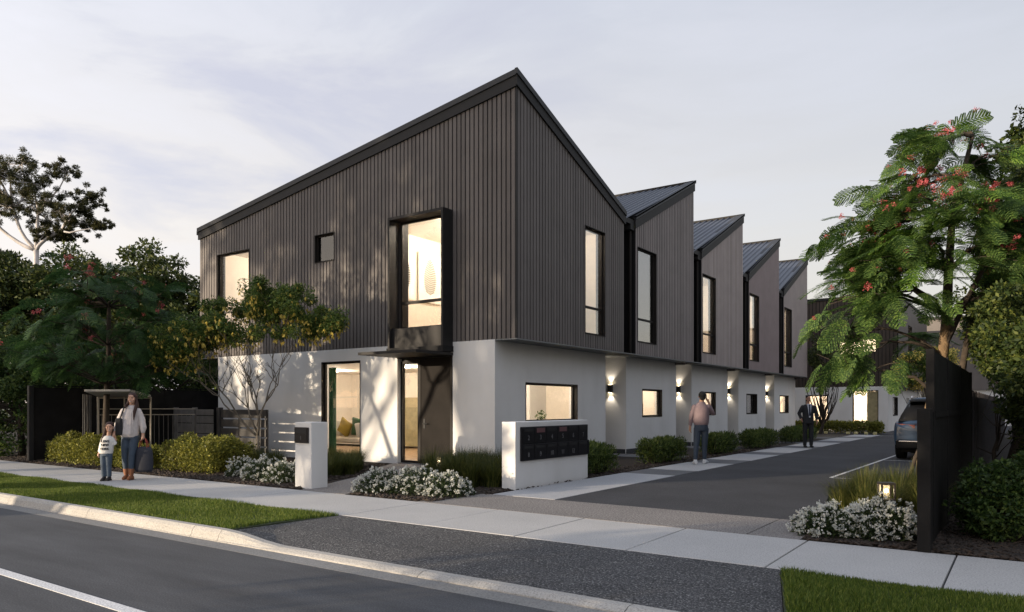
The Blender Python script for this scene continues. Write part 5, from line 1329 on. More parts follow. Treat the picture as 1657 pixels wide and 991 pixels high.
tussocks([(x - .9 * (y - 10) * .9, y, s) for x, y, s in scatter(-12.3, -11.0, 10.0, 12.4, 17, .8, 1.05)], 'green tussock grass below the living room window, right of the letterbox pillar', 'blade_tussock', 'tussocks under the living room window')
tussocks(scatter(-10.6, -9.9, 12.3, 13.3, 7, .75, 1.0) + scatter(-9.9, -8.9, 11.3, 12.8, 12, .85, 1.15) + scatter(-8.9, -7.75, 10.35, 11.8, 16, .85, 1.15), 'green tussock grass between the front door and the mailbox wall', 'blade_tussock', 'tussocks at the house corner')
tussocks(scatter(-2.05, -1.0, 10.4, 12.4, 17, .9, 1.2), 'sunlit tussock grass behind the right-hand bollard light and white flowers', 'blade_tussock_lit', 'tussocks in the right-hand bed')

# ---- white flower bushes
def flower_bush(lab, x, y, r, h, nl, nh, seed, group):
    rs = np.random.default_rng(seed)
    T = thing('flower_bush', lab, 'flower bush', (x, y, 0), group)
    d = norm(rs.normal(size=(nl, 3))); d[:, 2] = np.abs(d[:, 2])
    lump = 1 + .16 * np.sin(d[:, 0] * 6 + seed) * np.cos(d[:, 1] * 7) 
    P = d * np.array([r, r, h]) * (rs.random((nl, 1)) ** .3) * lump[:, None] + np.array([x, y, 0])
    quads_obj('foliage', leaf_quads(P, norm(d + rs.normal(size=(nl, 3)) * .6), rs.uniform(.025, .05, nl), .4, rs), 'leaf_flowerbush', T)
    d = norm(rs.normal(size=(nh, 3))); d[:, 2] = np.abs(d[:, 2]) * .95 + .05; d = norm(d)
    lump = 1 + .16 * np.sin(d[:, 0] * 6 + seed) * np.cos(d[:, 1] * 7)
    C = d * np.array([r, r, h]) * rs.uniform(.92, 1.12, (nh, 1)) * lump[:, None] + np.array([x, y, .01])
    Q = []
    for k in range(11):      # domed heads of small petals
        e_ = norm(rs.normal(size=(nh, 3)) * .7 + d)
        Q.append(leaf_quads(C + rs.normal(size=(nh, 3)) * .010, e_, rs.uniform(.014, .030, nh), .95, rs))
    quads_obj('flower_heads', np.concatenate(Q), 'flower_white', T)
G1, G2, G3 = 'white flowers left of the letterbox pillar', 'white flowers right of the entry path', 'white flowers in the right-hand bed'
flower_bush('white-flowering bush at the left of the pair left of the letterbox pillar', -13.35, 9.35, .36, .36, 3200, 150, 1, G1)
flower_bush('fuller white-flowering bush touching the left side of the letterbox pillar', -12.35, 9.15, .44, .42, 4200, 230, 2, G1)
flower_bush('middle white-flowering bush just left of the letterbox pillar', -11.6, 9.05, .40, .38, 4000, 200, 3, G1)
flower_bush('leftmost white-flowering bush beside the entry path', -8.95, 8.95, .42, .36, 4200, 230, 4, G2)
flower_bush('tall white-flowering bush in front of the front-door bollard light', -8.3, 9.15, .46, .42, 4600, 260, 5, G2)
flower_bush('rightmost white-flowering bush of the entry path group', -7.75, 9.2, .42, .34, 4200, 230, 6, G2)
flower_bush('left white-flowering bush in front of the right-hand bollard light', -1.82, 8.85, .36, .30, 4800, 300, 7, G3)
flower_bush('tall white-flowering bush between the bollard light and the fence post', -1.33, 9.0, .40, .37, 6000, 420, 8, G3)

# ---- neighbour's trees east of the driveway (outside the view on the right)
for k, (x, y, h, c) in enumerate(((3.6, 13.0, 4.6, 2.4), (4.4, 19.5, 5.2, 2.6), (3.8, 27.0, 4.8, 2.6), (3.4, 35.0, 4.6, 2.4))):
    tree('neighbour_tree', ['first', 'second', 'third', 'fourth'][k] + ' leafy tree in the neighbouring yard past the right edge, counted from the street', (x, y, 0), [E_(x, y, h, c, c, c * .8, 1), E_(x, y, h * .5, c, c, h * .45, 1)], 110, 15000, .2, .6, 'leaf_mid', 'bark_dark', .15, h * .5, 200 + k, None, crange=(.4, .8), surf=.4)
# ---- trees across the street (outside the view) that dapple the evening sun
def shade_tree(x, y, h, cr, dens, seed, lab, bare=False):
    rs_ = np.random.default_rng(seed)
    if bare:
        T = thing('street_tree', lab, 'tree', (x, y, 0)); mb = MB(); cl = []
        def grow(p, d, L, r, dep):
            e_ = p + d * L; limb(mb, p, e_, r, r * .68, rs_, .04, 3, 6)
            if dep == 6: cl.append((*e_, .22)); return
            for i in range(2 if rs_.random() < .6 else 3):
                nd = norm(d + rs_.normal(size=3) * .45); nd[2] = max(nd[2], .15); grow(e_, norm(nd), L * rs_.uniform(.72, .9), r * .64, dep + 1)
        grow(np.array([x, y, -.1]), np.array([0.02, 0, 1.]), h * .42, .15, 0)
        mb.build('trunk', 'bark_grey', T, smooth=True)
        cl = np.array(cl); cl = cl[cl[:, 2] > h * .85]
        if len(cl): quads_obj('crown', foliage(cl, 2500, .1, .16, .5, rs_), 'leaf_mid', T)
    else:
        tree('street_tree', lab, (x, y, 0), [E_(x, y, h, cr, cr, cr * .8, 1), E_(x + cr * .5, y - .4, h - cr * .5, cr * .7, cr * .7, cr * .6, .7)], 70, dens, .22, .6, 'leaf_mid', 'bark_dark', .16, h * .5, seed, None, crange=(.35, .8), surf=.3)
shade_tree(-21.9, -1.6, 5.2, 0, 0, 101, 'bare-branched street tree across the road, outside the left of the view', True)
shade_tree(-32.6, -4.5, 5.2, 1.7, 3500, 102, 'leafy street tree across the road, far to the left')
shade_tree(-13.5, -13.0, 4.0, 2.0, 6000, 105, 'round leafy tree in the front yard opposite')
shade_tree(-23.2, -13.0, 5.4, 1.5, 4500, 107, 'added leafy tree across the road, unseen, shading the man on the phone')  # added out of view to cast shade on the man on the phone
shade_tree(-40.0, -2.5, 4.6, 2.0, 6000, 106, 'leafy tree down the street to the left')
for k, (x, y, h) in enumerate(((-47.0, -25.5, 14.6), (-42.2, -27.5, 14.4), (-37.6, -25.0, 14.7), (-33.0, -26.5, 14.4), (-28.5, -24.0, 14.6), (-35.3, -29.0, 14.9))):  # unseen gums added to keep low sun off the upper facade
    tree('added_shade_gum', ['leftmost', 'second', 'third', 'fifth', 'rightmost', 'hindmost'][k] + ' added tall gum outside the view, shading the upper house front', (x, y, 0), [E_(x, y, h, 2.6, 2.6, 3.0, 1), E_(x + 2.3, y, h + 1.6, 2.2, 2.2, 1.8, .6)], 110, 9000, .34, .5, 'leaf_gum', 'bark_gum', .28, h * .6, 300 + k, 'added unseen gums shading the house front', crange=(.5, 1.0), surf=.3, branches=24)
# ================================================================ PEOPLE
for nm, c in dict(skin_light=(.52, .30, .21), skin_tan=(.36, .20, .13), hair_brown=(.035, .014, .010), hair_black=(.008, .007, .007), blouse=(.50, .46, .45), jeans=(.035, .055, .085), jeans_child=(.05, .075, .11), boot_leather=(.22, .085, .035), shoe_black=(.012, .012, .014), shirt_white=(.62, .61, .59), print_black=(.01, .01, .01), pink_jumper=(.20, .145, .155), trousers_blue=(.030, .045, .070), sneaker_white=(.6, .61, .63), suit_black=(.008, .009, .012), shirt_pale=(.45, .48, .54), tie_navy=(.012, .018, .045), bag_navy=(.014, .017, .028), bag_strap_red=(.20, .03, .02), bag_black=(.010, .010, .012), eye_dark=(.015, .01, .01), lips=(.30, .07, .06), teeth=(.75, .72, .68)).items():
    simple(nm, c, .75 if 'skin' not in nm else .5, var=.10 if 'jeans' not in nm else .25, scale=14 if 'jeans' not in nm else 5, bump=.5 if nm in ('blouse', 'pink_jumper', 'shirt_white', 'jeans', 'jeans_child', 'trousers_blue', 'suit_black') else 0, bscale=22, bdist=.012)
def melt(name, mb, mat, parent, vox=.009, smooth=4):
    """weld overlapping limbs into one continuous surface"""
    o = mb.build(name, mat, parent, local=True)
    m = o.modifiers.new('weld', 'REMESH'); m.mode = 'VOXEL'; m.voxel_size = vox; m.use_smooth_shade = True
    s = o.modifiers.new('soften', 'SMOOTH'); s.iterations = smooth; s.factor = .5
    return o
def hand(mb, w, d, palm_n, s=1.0, curl=.35, thumb=1):
    """five fingers from wrist w along d; palm faces palm_n"""
    w = Vector(w); d = Vector(d).normalized(); n = Vector(palm_n); n = (n - d * n.dot(d)).normalized(); side = d.cross(n)
    pm_ = w + d * .085 * s
    mb.tube([w, w + d * .035 * s, pm_], [.024 * s, .031 * s, .030 * s], 10, sq=1)
    for i, (o_, L, r) in enumerate(((-.027, .066, .0085), (-.009, .076, .0092), (.009, .072, .009), (.026, .055, .008))):
        b = pm_ - d * .008 * s + side * o_ * s
        k1 = b + (d * math.cos(curl * .5) + n * math.sin(curl * .5)) * L * .45 * s
        k2 = k1 + (d * math.cos(curl * 1.6) + n * math.sin(curl * 1.6)) * L * .32 * s
        k3 = k2 + (d * math.cos(curl * 2.6) + n * math.sin(curl * 2.6)) * L * .25 * s
        mb.tube([b, k1, k2, k3], [r * 1.1 * s, r * s, r * .92 * s, r * .75 * s], 7)
    b = w + d * .03 * s - side * thumb * .026 * s
    mb.tube([b, b + (d * .6 - side * thumb * .6 + n * .3).normalized() * .035 * s, b + (d * .6 - side * thumb * .6 + n * .3).normalized() * .035 * s + (d * .9 + n * .4).normalized() * .03 * s], [.012 * s, .010 * s, .008 * s], 7)
def head(mb, c, s=1.0, yaw=0, tilt=0):
    """skull, jaw, nose, ears; the face looks along -Y before yaw; c is the head centre"""
    R_ = Matrix.Rotation(yaw, 3, 'Z') @ Matrix.Rotation(tilt, 3, 'X'); c = Vector(c)
    t = MB()
    t.ball((0, .012, .025), (.073, .092, .088), 16, 12); t.ball((0, -.022, -.045), (.054, .062, .062), 14, 10); t.ball((0, -.045, -.088), (.028, .026, .022), 10, 8)
    t.tube([(0, -.082, .012), (0, -.103, -.022), (0, -.088, -.034)], [.008, .013, .010], 8)
    for sx in (-1, 1):
        t.ball((sx * .074, .012, -.008), (.009, .017, .028), 8, 7); t.ball((sx * .037, -.060, -.022), (.024, .020, .022), 8, 7)
    t.ball((0, -.083, -.058), (.022, .010, .009), 10, 6)
    t.ball((0, -.060, .045), (.05, .028, .03), 10, 6)
    mb.add([c + R_ @ (Vector(v) * s) for v in t.v], t.f)
    return lambda p: c + R_ @ (Vector(p) * s)
def face_bits(P, parent, H, s=1.0, smile=True):
    e_ = MB(); 
    for sx in (-1, 1):
        q = H((sx * .030, -.079, .006)); e_.ball(q, (.009 * s, .005 * s, .0055 * s), 8, 6)
        b = [H((sx * .016, -.083, .024)), H((sx * .031, -.082, .030)), H((sx * .046, -.074, .024))]; e_.tube(b, .0028 * s, 5)
    e_.build('eyes', 'eye_dark', parent, local=True)
    m = MB(); m.tube([H((-.024, -.082, -.052)), H((0, -.094, -.061)), H((.024, -.082, -.052))], [.003 * s, .0075 * s, .003 * s], 6)
    mo = m.build('mouth', 'lips', parent, local=True)
    if smile: MB().tube([H((-.017, -.090, -.055)), H((0, -.101, -.060)), H((.017, -.090, -.055))], [.002 * s, .0038 * s, .002 * s], 6).build('teeth', 'teeth', mo, local=True)
def sleeve(mb, pts, rad):
    mb.ball(pts[0], rad[0], 12, 9); mb.tube(pts, rad, 12)
def leg(mb, pts, rad, sides=12): mb.tube(pts, rad, sides)

# ---- the woman (local x = to the viewer's right, -y = towards the viewer)
ROT = math.radians(34.94)
Wm = thing('person', 'smiling woman with long brown hair, pale loose blouse, blue jeans and tan ankle boots', 'person', (-14.57, 7.63, 0), None, ROT)
b = MB(); hc = (.045, -.02, 1.605); H_ = head(b, hc, 1.0, .12, .0)
b.tube([(.03, .01, 1.38), (.035, .0, 1.50), (.042, -.005, 1.57)], [.062, .05, .05], 12)
b.loft([(0, 0, .85, .13, .09), (0, 0, .95, .14, .10), (0, .0, 1.1, .12, .09), (0, .0, 1.28, .13, .09), (.01, 0, 1.36, .12, .07), (.02, 0, 1.41, .07, .05)])
b.tube([(-.135, 0, 1.35), (-.20, -.0, 1.22), (-.235, -.05, 1.07), (-.235, -.17, .92)], [.04, .036, .034, .027]); hand(b, (-.235, -.17, .93), (-.02, -.20, -1), (.6, 0, 0), 1.0, .6, 1)
b.tube([(.155, 0, 1.35), (.22, .01, 1.2), (.255, 0, 1.02), (.25, -.01, .88)], [.04, .036, .034, .027]); hand(b, (.25, -.01, .89), (.02, -.03, -1), (-.5, 0, 0), 1.0, .85, -1)
b.tube([(-.085, .01, .86), (-.095, -.01, .65), (-.10, -.02, .48), (-.105, .01, .3), (-.10, .03, .1)], [.07, .06, .045, .038, .034]); b.tube([(.085, .0, .86), (.07, -.03, .65), (.055, -.06, .48), (.05, -.06, .3), (.045, -.06, .1)], [.07, .06, .045, .038, .034])
melt('body', b, 'skin_light', Wm, .0075)
face_bits(b, Wm, H_)
h = MB(); h.ball((hc[0] + .0, hc[1] + .016, hc[2] + .050), (.086, .092, .074), 16, 12); h.ball((hc[0], hc[1] + .055, hc[2] - .04), (.080, .055, .12), 14, 10)
h.tube([(hc[0], hc[1] + .07, hc[2] - .05), (hc[0], hc[1] + .095, hc[2] - .2), (hc[0], hc[1] + .10, hc[2] - .34)], [.075, .085, .04], 12)
for sx, zz in ((-1, .20), (1, .42)):
    h.tube([(hc[0] + sx * .066, hc[1] + .01, hc[2] + .05), (hc[0] + sx * .080, hc[1] + .015, hc[2] - .05), (hc[0] + sx * .088, hc[1] - .01, hc[2] - .13), (hc[0] + sx * .085, hc[1] - .08, hc[2] - zz * .62), (hc[0] + sx * .080, hc[1] - .10, hc[2] - zz)], [.022, .028, .032, .032, .010], 10)
melt('hair', h, 'hair_brown', Wm, .011, 2)
c = MB()
c.loft([(.0, -.0, .84, .16, .12), (-.02, -.01, .90, .185, .14), (-.01, 0, 1.02, .18, .138), (0, 0, 1.18, .165, .125), (.01, 0, 1.30, .172, .112), (.012, 0, 1.37, .16, .098), (.02, 0, 1.42, .115, .085), (.032, 0, 1.475, .066, .062)], 20)
sleeve(c, [(-.135, 0, 1.355), (-.20, -.0, 1.22), (-.235, -.05, 1.07), (-.237, -.15, .96)], [.062, .062, .062, .034])
sleeve(c, [(.155, 0, 1.355), (.22, .01, 1.2), (.255, 0, 1.02), (.25, -.01, .92)], [.062, .060, .060, .034])
for k in range(6): c.tube([(-.10 + k * .042, -.100, 1.34), (-.11 + k * .045, -.128, 1.1), (-.13 + k * .05, -.135, .90)], .009, 5)
melt('blouse', c, 'blouse', Wm, .010, 2)
bt = MB()
for k in range(4): bt.ball((.028, -.112 - .004 * k, 1.40 - .06 * k), .006, 6, 4)
bt.build('buttons', 'shirt_white', Wm, local=True)
c = MB(); c.loft([(0, .01, .98, .15, .115), (0, .01, .90, .168, .12), (0, .01, .80, .17, .115)])
leg(c, [(-.085, .01, .86), (-.095, -.01, .65), (-.10, -.02, .48), (-.105, .01, .3), (-.10, .03, .15)], [.092, .080, .062, .054, .047])
leg(c, [(.085, .0, .86), (.07, -.03, .65), (.055, -.06, .48), (.05, -.06, .3), (.045, -.06, .15)], [.092, .080, .062, .054, .047])
melt('jeans', c, 'jeans', Wm, .010, 3)
for x0_, y0_ in ((-.10, .03), (.047, -.065)):
    c = MB(); c.tube([(x0_, y0_, .22), (x0_, y0_, .10)], [.060, .047], 12); c.tube([(x0_, y0_ + .03, .06), (x0_ + .01, y0_ - .06, .045), (x0_ + .02, y0_ - .16, .03)], [.045, .043, .028], 12); c.box(x0_ - .03, x0_ + .03, y0_, y0_ + .07, 0, .05)
    melt('boot', c, 'boot_leather', Wm, .009, 2)
sb = thing('shoulder_bag', 'black shoulder bag hanging at the woman\'s side on a long strap', 'bag', (-14.57 + .82 * -.145 + .573 * .12, 7.63 + .573 * -.145 - .82 * .12, .98), None, ROT)
c = MB(); c.tube([(.075, .10, .485), (.072, .04, .47), (.05, -.0, .36), (.01, -.015, .22)], [.016, .016, .015, .013], 6); c.build('strap', 'bag_black', sb, local=True)
MB().bbox(-.075, .055, -.06, .02, -.10, .24, .025).build('pouch', 'bag_black', sb, local=True)
tb = thing('tote_bag', 'large dark navy tote bag with red handles hanging from the woman\'s hand', 'bag', (-14.57 + .82 * .265, 7.63 + .573 * .265, .15), None, ROT)
c = MB(); c.rings([[(.19 * w_ * math.cos(t_) , .07 * w_ * math.sin(t_), z_) for t_ in [k * PI / 8 for k in range(16)]] for z_, w_ in ((0, .85), (.06, 1.0), (.25, 1.0), (.42, .92), (.50, .70))])
c.build('body', 'bag_navy', tb, local=True, smooth=True)
c = MB()
for yo in (-.035, .035): c.tube([(-.08, yo, .48), (-.06, yo * .8, .60), (-.03, 0, .665), (.03, 0, .665), (.06, yo * .8, .60), (.08, yo, .48)], .010, 6)
c.build('handle', 'bag_strap_red', tb, local=True)

# ---- the child
Ch = thing('person', 'small child with long dark red-brown hair in a white printed jumper, jeans and black shoes', 'person', (-14.766, 7.194, 0), None, ROT)
b = MB(); hc = (.13, -.0, 1.035); H_ = head(b, hc, .92, .35, .0)
b.tube([(.10, .01, .86), (.12, .01, .96)], [.042, .04], 10)
b.loft([(.05, 0, .50, .085, .065), (.07, 0, .65, .09, .07), (.09, 0, .80, .09, .06), (.10, 0, .86, .05, .045)])
b.tube([(.01, 0, .81), (-.035, .01, .68), (-.067, -.015, .53)], [.028, .026, .019]); hand(b, (-.07, -.02, .54), (-.05, -.1, -1), (.6, 0, 0), .68, .4, 1)
b.tube([(.175, 0, .81), (.24, .01, .705), (.215, .04, .77)], [.028, .026, .019]); hand(b, (.215, .04, .765), (0, .02, 1), (.3, -.6, 0), .68, .8, -1)
b.tube([(.015, 0, .50), (.015, -.01, .3), (.015, .01, .06)], [.05, .035, .026]); b.tube([(.12, 0, .50), (.11, .01, .3), (.105, .03, .06)], [.05, .035, .026])
melt('body', b, 'skin_light', Ch, .0065)
face_bits(b, Ch, H_, .92)
h = MB(); h.ball((hc[0] - .005, hc[1] + .018, hc[2] + .050), (.080, .084, .070), 14, 10); h.ball((hc[0] - .02, hc[1] + .05, hc[2] - .04), (.075, .05, .10), 12, 8)
h.tube([(hc[0] - .06, hc[1], hc[2] + .05), (hc[0] - .078, hc[1] + .0, hc[2] - .06), (hc[0] - .10, hc[1] - .02, hc[2] - .16), (hc[0] - .125, hc[1] - .05, hc[2] - .26), (hc[0] - .14, hc[1] - .05, hc[2] - .32)], [.028, .034, .034, .024, .010], 10)
melt('hair', h, 'hair_brown', Ch, .010, 2)
c = MB(); c.loft([(.06, 0, .53, .128, .095), (.07, 0, .62, .13, .098), (.085, 0, .75, .128, .092), (.095, 0, .83, .115, .078), (.10, 0, .88, .058, .052)], 18)
sleeve(c, [(.01, 0, .815), (-.035, .01, .68), (-.062, -.01, .56)], [.044, .042, .032]); sleeve(c, [(.175, 0, .815), (.24, .01, .705), (.222, .035, .745)], [.044, .040, .030])
jm = melt('jumper', c, 'shirt_white', Ch, .008, 2)
for k, wd in enumerate(('LOVE', 'NEW', 'YORK')):
    t_ = text_mesh('lettering', wd, .066, 'print_black', None, (0, 0, 0), (0, 0, 0), .006)
    t_.parent = Ch; t_.location = (.102 - .008 * k, -.100, .775 - .075 * k); t_.rotation_euler = (PI / 2, 0, .05)
c = MB(); c.loft([(.07, 0, .56, .108, .085), (.07, 0, .48, .112, .086)]); leg(c, [(.015, 0, .50), (.015, -.01, .30), (.015, .01, .08)], [.066, .052, .044]); leg(c, [(.12, 0, .50), (.11, .01, .30), (.105, .03, .08)], [.066, .052, .044])
melt('jeans', c, 'jeans_child', Ch, .009, 2)
for x0_, y0_ in ((.015, .01), (.105, .03)):
    c = MB(); c.tube([(x0_, y0_ + .02, .06), (x0_ + .012, y0_ - .05, .04), (x0_ + .022, y0_ - .12, .028)], [.036, .036, .026], 10); c.box(x0_ - .02, x0_ + .035, y0_ - .12, y0_ + .045, 0, .03)
    melt('shoe', c, 'shoe_black', Ch, .008, 2)

# ---- man on the phone, seen from behind: local +y is away from the viewer, he faces +y
Mn = thing('person', 'man seen from behind in dusty pink jumper and blue trousers, phone at his ear', 'person', (-6.68, 17.85, 0), None, ROT)
b = MB(); hc = (.03, .03, 1.70); H_ = head(b, hc, 1.08, PI - .35, 0)
b.tube([(.01, .0, 1.48), (.02, .02, 1.62)], [.062, .058], 12)
b.loft([(0, 0, .92, .14, .095), (0, 0, 1.1, .14, .10), (0, 0, 1.35, .16, .10), (0, 0, 1.44, .14, .08), (0, 0, 1.50, .07, .06)])
b.tube([(-.165, 0, 1.42), (-.245, .0, 1.2), (-.264, .05, .92)], [.045, .04, .03]); hand(b, (-.265, .05, .93), (.0, .08, -1), (.6, .1, 0), 1.1, .5, 1)
b.tube([(.165, 0, 1.42), (.31, .05, 1.27), (.21, .07, 1.55)], [.045, .04, .03]); hand(b, (.205, .07, 1.545), (-.38, -.12, 1), (-.9, -.1, 0), 1.05, .5, 1)
b.tube([(-.09, 0, .9), (-.11, .0, .62), (-.13, -.02, .45), (-.165, -.07, .1)], [.075, .06, .048, .036]); b.tube([(.095, 0, .9), (.10, .04, .62), (.10, .06, .45), (.11, .10, .1)], [.075, .06, .048, .036])
melt('body', b, 'skin_tan', Mn, .008)
h = MB(); h.ball((hc[0], hc[1] - .020, hc[2] + .038), (.094, .110, .096), 14, 10); h.ball((hc[0], hc[1] - .055, hc[2] - .03), (.078, .055, .075), 12, 8)
melt('hair', h, 'hair_black', Mn, .012, 1)
c = MB(); c.loft([(0, 0, .98, .175, .125), (0, 0, 1.05, .195, .14), (0, 0, 1.25, .205, .14), (0, 0, 1.38, .21, .13), (0, 0, 1.46, .185, .11), (0, 0, 1.51, .12, .09), (.01, 0, 1.57, .074, .07)], 20)
sleeve(c, [(-.165, 0, 1.43), (-.245, .0, 1.2), (-.262, .05, .97)], [.074, .062, .045]); sleeve(c, [(.165, 0, 1.43), (.31, .05, 1.27), (.23, .075, 1.47)], [.074, .064, .045])
melt('jumper', c, 'pink_jumper', Mn, .011, 3)
c = MB(); c.loft([(0, 0, 1.02, .165, .12), (0, .0, .92, .178, .13), (0, 0, .84, .175, .125)]); leg(c, [(-.09, 0, .9), (-.11, .0, .62), (-.13, -.02, .45), (-.165, -.07, .12)], [.10, .085, .068, .05]); leg(c, [(.095, 0, .9), (.10, .04, .62), (.10, .06, .45), (.11, .10, .12)], [.10, .085, .068, .05])
melt('trousers', c, 'trousers_blue', Mn, .011, 3)
for x0_, y0_, dx in ((-.165, -.08, -.01), (.11, .10, .12)):
    c = MB(); c.tube([(x0_ - dx * .2, y0_ - .05, .055), (x0_ + dx * .4, y0_ + .06, .05), (x0_ + dx, y0_ + .16, .035)], [.048, .046, .03], 10); c.tube([(x0_, y0_, .12), (x0_, y0_, .06)], [.045, .05], 10)
    melt('shoe', c, 'sneaker_white', Mn, .009, 2)
ph = thing('phone', 'dark mobile phone held to the man\'s right ear', 'phone', (-6.68 + .82 * .135 - .573 * .03, 17.85 + .573 * .135 + .82 * .03, 1.69), None, ROT)
MB().bbox(-.005, .005, -.035, .035, -.07, .07, .002).build('case', 'shoe_black', ph, local=True)

# ---- man in the dark suit
Sm = thing('person', 'man in black suit and dark tie walking up the side path towards the street', 'person', (-6.32, 27.35, 0), None, ROT)
b = MB(); hc = (0, -.02, 1.72); H_ = head(b, hc, 1.05, 0, 0)
b.tube([(0, .0, 1.50), (0, 0, 1.63)], [.062, .058], 12)
b.loft([(0, 0, .92, .14, .09), (0, 0, 1.1, .14, .09), (0, 0, 1.35, .16, .09), (0, 0, 1.44, .14, .08), (0, 0, 1.51, .07, .055)])
b.tube([(.19, 0, 1.42), (.285, .0, 1.2), (.297, -.04, .93)], [.045, .04, .03]); hand(b, (.30, -.04, .94), (-.02, -.1, -1), (-.6, .1, 0), 1.1, .5, -1)
b.tube([(-.19, 0, 1.42), (-.30, .05, 1.2), (-.245, -.02, 1.0)], [.045, .04, .03]); hand(b, (-.245, -.02, 1.01), (.2, -.1, -1), (.6, .1, 0), 1.0, .5, 1)
b.tube([(-.095, 0, .9), (-.10, .02, .5), (-.10, .04, .1)], [.07, .05, .04]); b.tube([(.095, 0, .9), (.10, -.03, .5), (.09, -.05, .1)], [.07, .05, .04])
melt('body', b, 'skin_tan', Sm, .009)
face_bits(b, Sm, H_, 1.05, False)
h = MB(); h.ball((hc[0], hc[1] + .022, hc[2] + .055), (.083, .094, .075), 14, 10); melt('hair', h, 'hair_black', Sm, .013, 1)
c = MB(); c.loft([(0, 0, .84, .205, .14), (0, 0, 1.0, .20, .14), (0, 0, 1.15, .19, .135), (0, 0, 1.35, .212, .14), (0, 0, 1.45, .19, .115), (0, .02, 1.52, .12, .085)], 20)
sleeve(c, [(.19, 0, 1.43), (.285, 0, 1.2), (.295, -.04, .98)], [.074, .064, .05]); sleeve(c, [(-.19, 0, 1.43), (-.30, .05, 1.2), (-.25, -.01, 1.02)], [.074, .064, .052])
melt('jacket', c, 'suit_black', Sm, .012, 3)
c = MB().rings([[(-.075, -.125, 1.53), (.075, -.125, 1.53), (.02, -.158, 1.06), (-.02, -.158, 1.06)], [(-.075, -.07, 1.54), (.075, -.07, 1.54), (.02, -.10, 1.06), (-.02, -.10, 1.06)]])
c.build('shirt', 'shirt_pale', Sm, local=True)
MB().rings([[(-.022, -.137, 1.52), (.022, -.137, 1.52), (.03, -.168, 1.12), (-.03, -.168, 1.12)], [(-.022, -.12, 1.52), (.022, -.12, 1.52), (.03, -.15, 1.12), (-.03, -.15, 1.12)]]).build('tie', 'tie_navy', Sm, local=True)
c = MB(); c.loft([(0, 0, .98, .17, .12), (0, .0, .88, .18, .13)]); leg(c, [(-.095, 0, .9), (-.10, .02, .5), (-.10, .04, .08)], [.10, .078, .062]); leg(c, [(.095, 0, .9), (.10, -.03, .5), (.09, -.05, .08)], [.10, .078, .062])
melt('trousers', c, 'suit_black', Sm, .012, 3)
for x0_, y0_ in ((-.10, .04), (.09, -.05)):
    c = MB(); c.tube([(x0_, y0_ + .04, .05), (x0_, y0_ - .06, .045), (x0_, y0_ - .17, .03)], [.045, .045, .03], 10); melt('shoe', c, 'shoe_black', Sm, .011, 2)
# ================================================================ PARKED CAR (rear towards the viewer)
def carpaint():
    t = NT('car_paint'); b = t.bsdf((.018, .042, .085), .35, .1, .3); b.inputs['Coat Weight'].default_value = .45; b.inputs['Coat Roughness'].default_value = .04; t.end(b)
carpaint()
simple('car_plastic', (.008, .008, .009), .7, spec=.2); simple('tyre_rubber', (.008, .008, .008), .9, spec=.1); simple('rim_alloy', (.3, .3, .32), .3, metal=.9); simple('tail_red', (.12, .006, .008), .15, spec=.8); simple('tail_clear', (.14, .05, .05), .15, spec=.8); simple('plate_white', (.6, .6, .58), .5); simple('under_dark', (.006, .006, .007), .9)
CR = thing('parked_car', 'dark blue SUV parked with its rear to the viewer beside the right-hand fence', 'car', (-2.0, 22.35, 0))
# cross-sections along the length; local x across, y = 0 at the rear bumper, +y to the front
def sec(y, zb, hw, zs, zt, tw):   # bottom, half width, shoulder height, top, half width at top
    pts = [(-hw * .90, zb), (-hw * .985, zb + .10), (-hw, zb + .32), (-hw * .985, zs - .06), (-hw * .93, zs), (-(tw + .03), zt - .10), (-tw * .93, zt - .03), (-tw * .6, zt)]
    pts = pts + [(-x, z) for x, z in pts[::-1]]
    return [(x, y, z) for x, z in pts]
body = MB()
S = [sec(.02, .42, .86, .86, .90, .70), sec(.06, .36, .95, 1.00, 1.04, .74), sec(.22, .30, .985, 1.06, 1.12, .76), sec(.60, .28, .99, 1.06, 1.13, .78), sec(1.5, .26, .99, 1.04, 1.11, .80), sec(2.8, .26, .99, 1.02, 1.09, .80), sec(3.6, .26, .985, 1.0, 1.07, .78), sec(4.35, .28, .95, .92, .98, .74), sec(4.7, .32, .88, .78, .84, .66), sec(4.78, .40, .78, .66, .72, .6)]
body.rings(S)
bo = body.build('body', 'car_paint', CR, smooth=True, local=True)
sd_ = bo.modifiers.new('round', 'SUBSURF'); sd_.levels = 2; sd_.render_levels = 2
def sec2(y, z0, w0, z1, w1):
    pts = [(-w0, z0), (-(w0 + w1) / 2 - .01, (z0 + z1) / 2), (-w1, z1 - .05), (-w1 * .85, z1), (0, z1 + .015)]
    pts = pts + [(-x, z) for x, z in pts[:-1][::-1]]
    return [(x, y, z) for x, z in pts]
gh = MB().rings([sec2(.16, 1.05, .86, 1.10, .80), sec2(.38, 1.05, .88, 1.40, .72), sec2(.66, 1.05, .89, 1.62, .64), sec2(1.4, 1.05, .89, 1.68, .645), sec2(2.4, 1.05, .89, 1.67, .64), sec2(2.9, 1.04, .88, 1.60, .62), sec2(3.75, 1.03, .84, 1.08, .72)])
g_ = gh.build('cabin', 'car_plastic', CR, smooth=True, local=True)
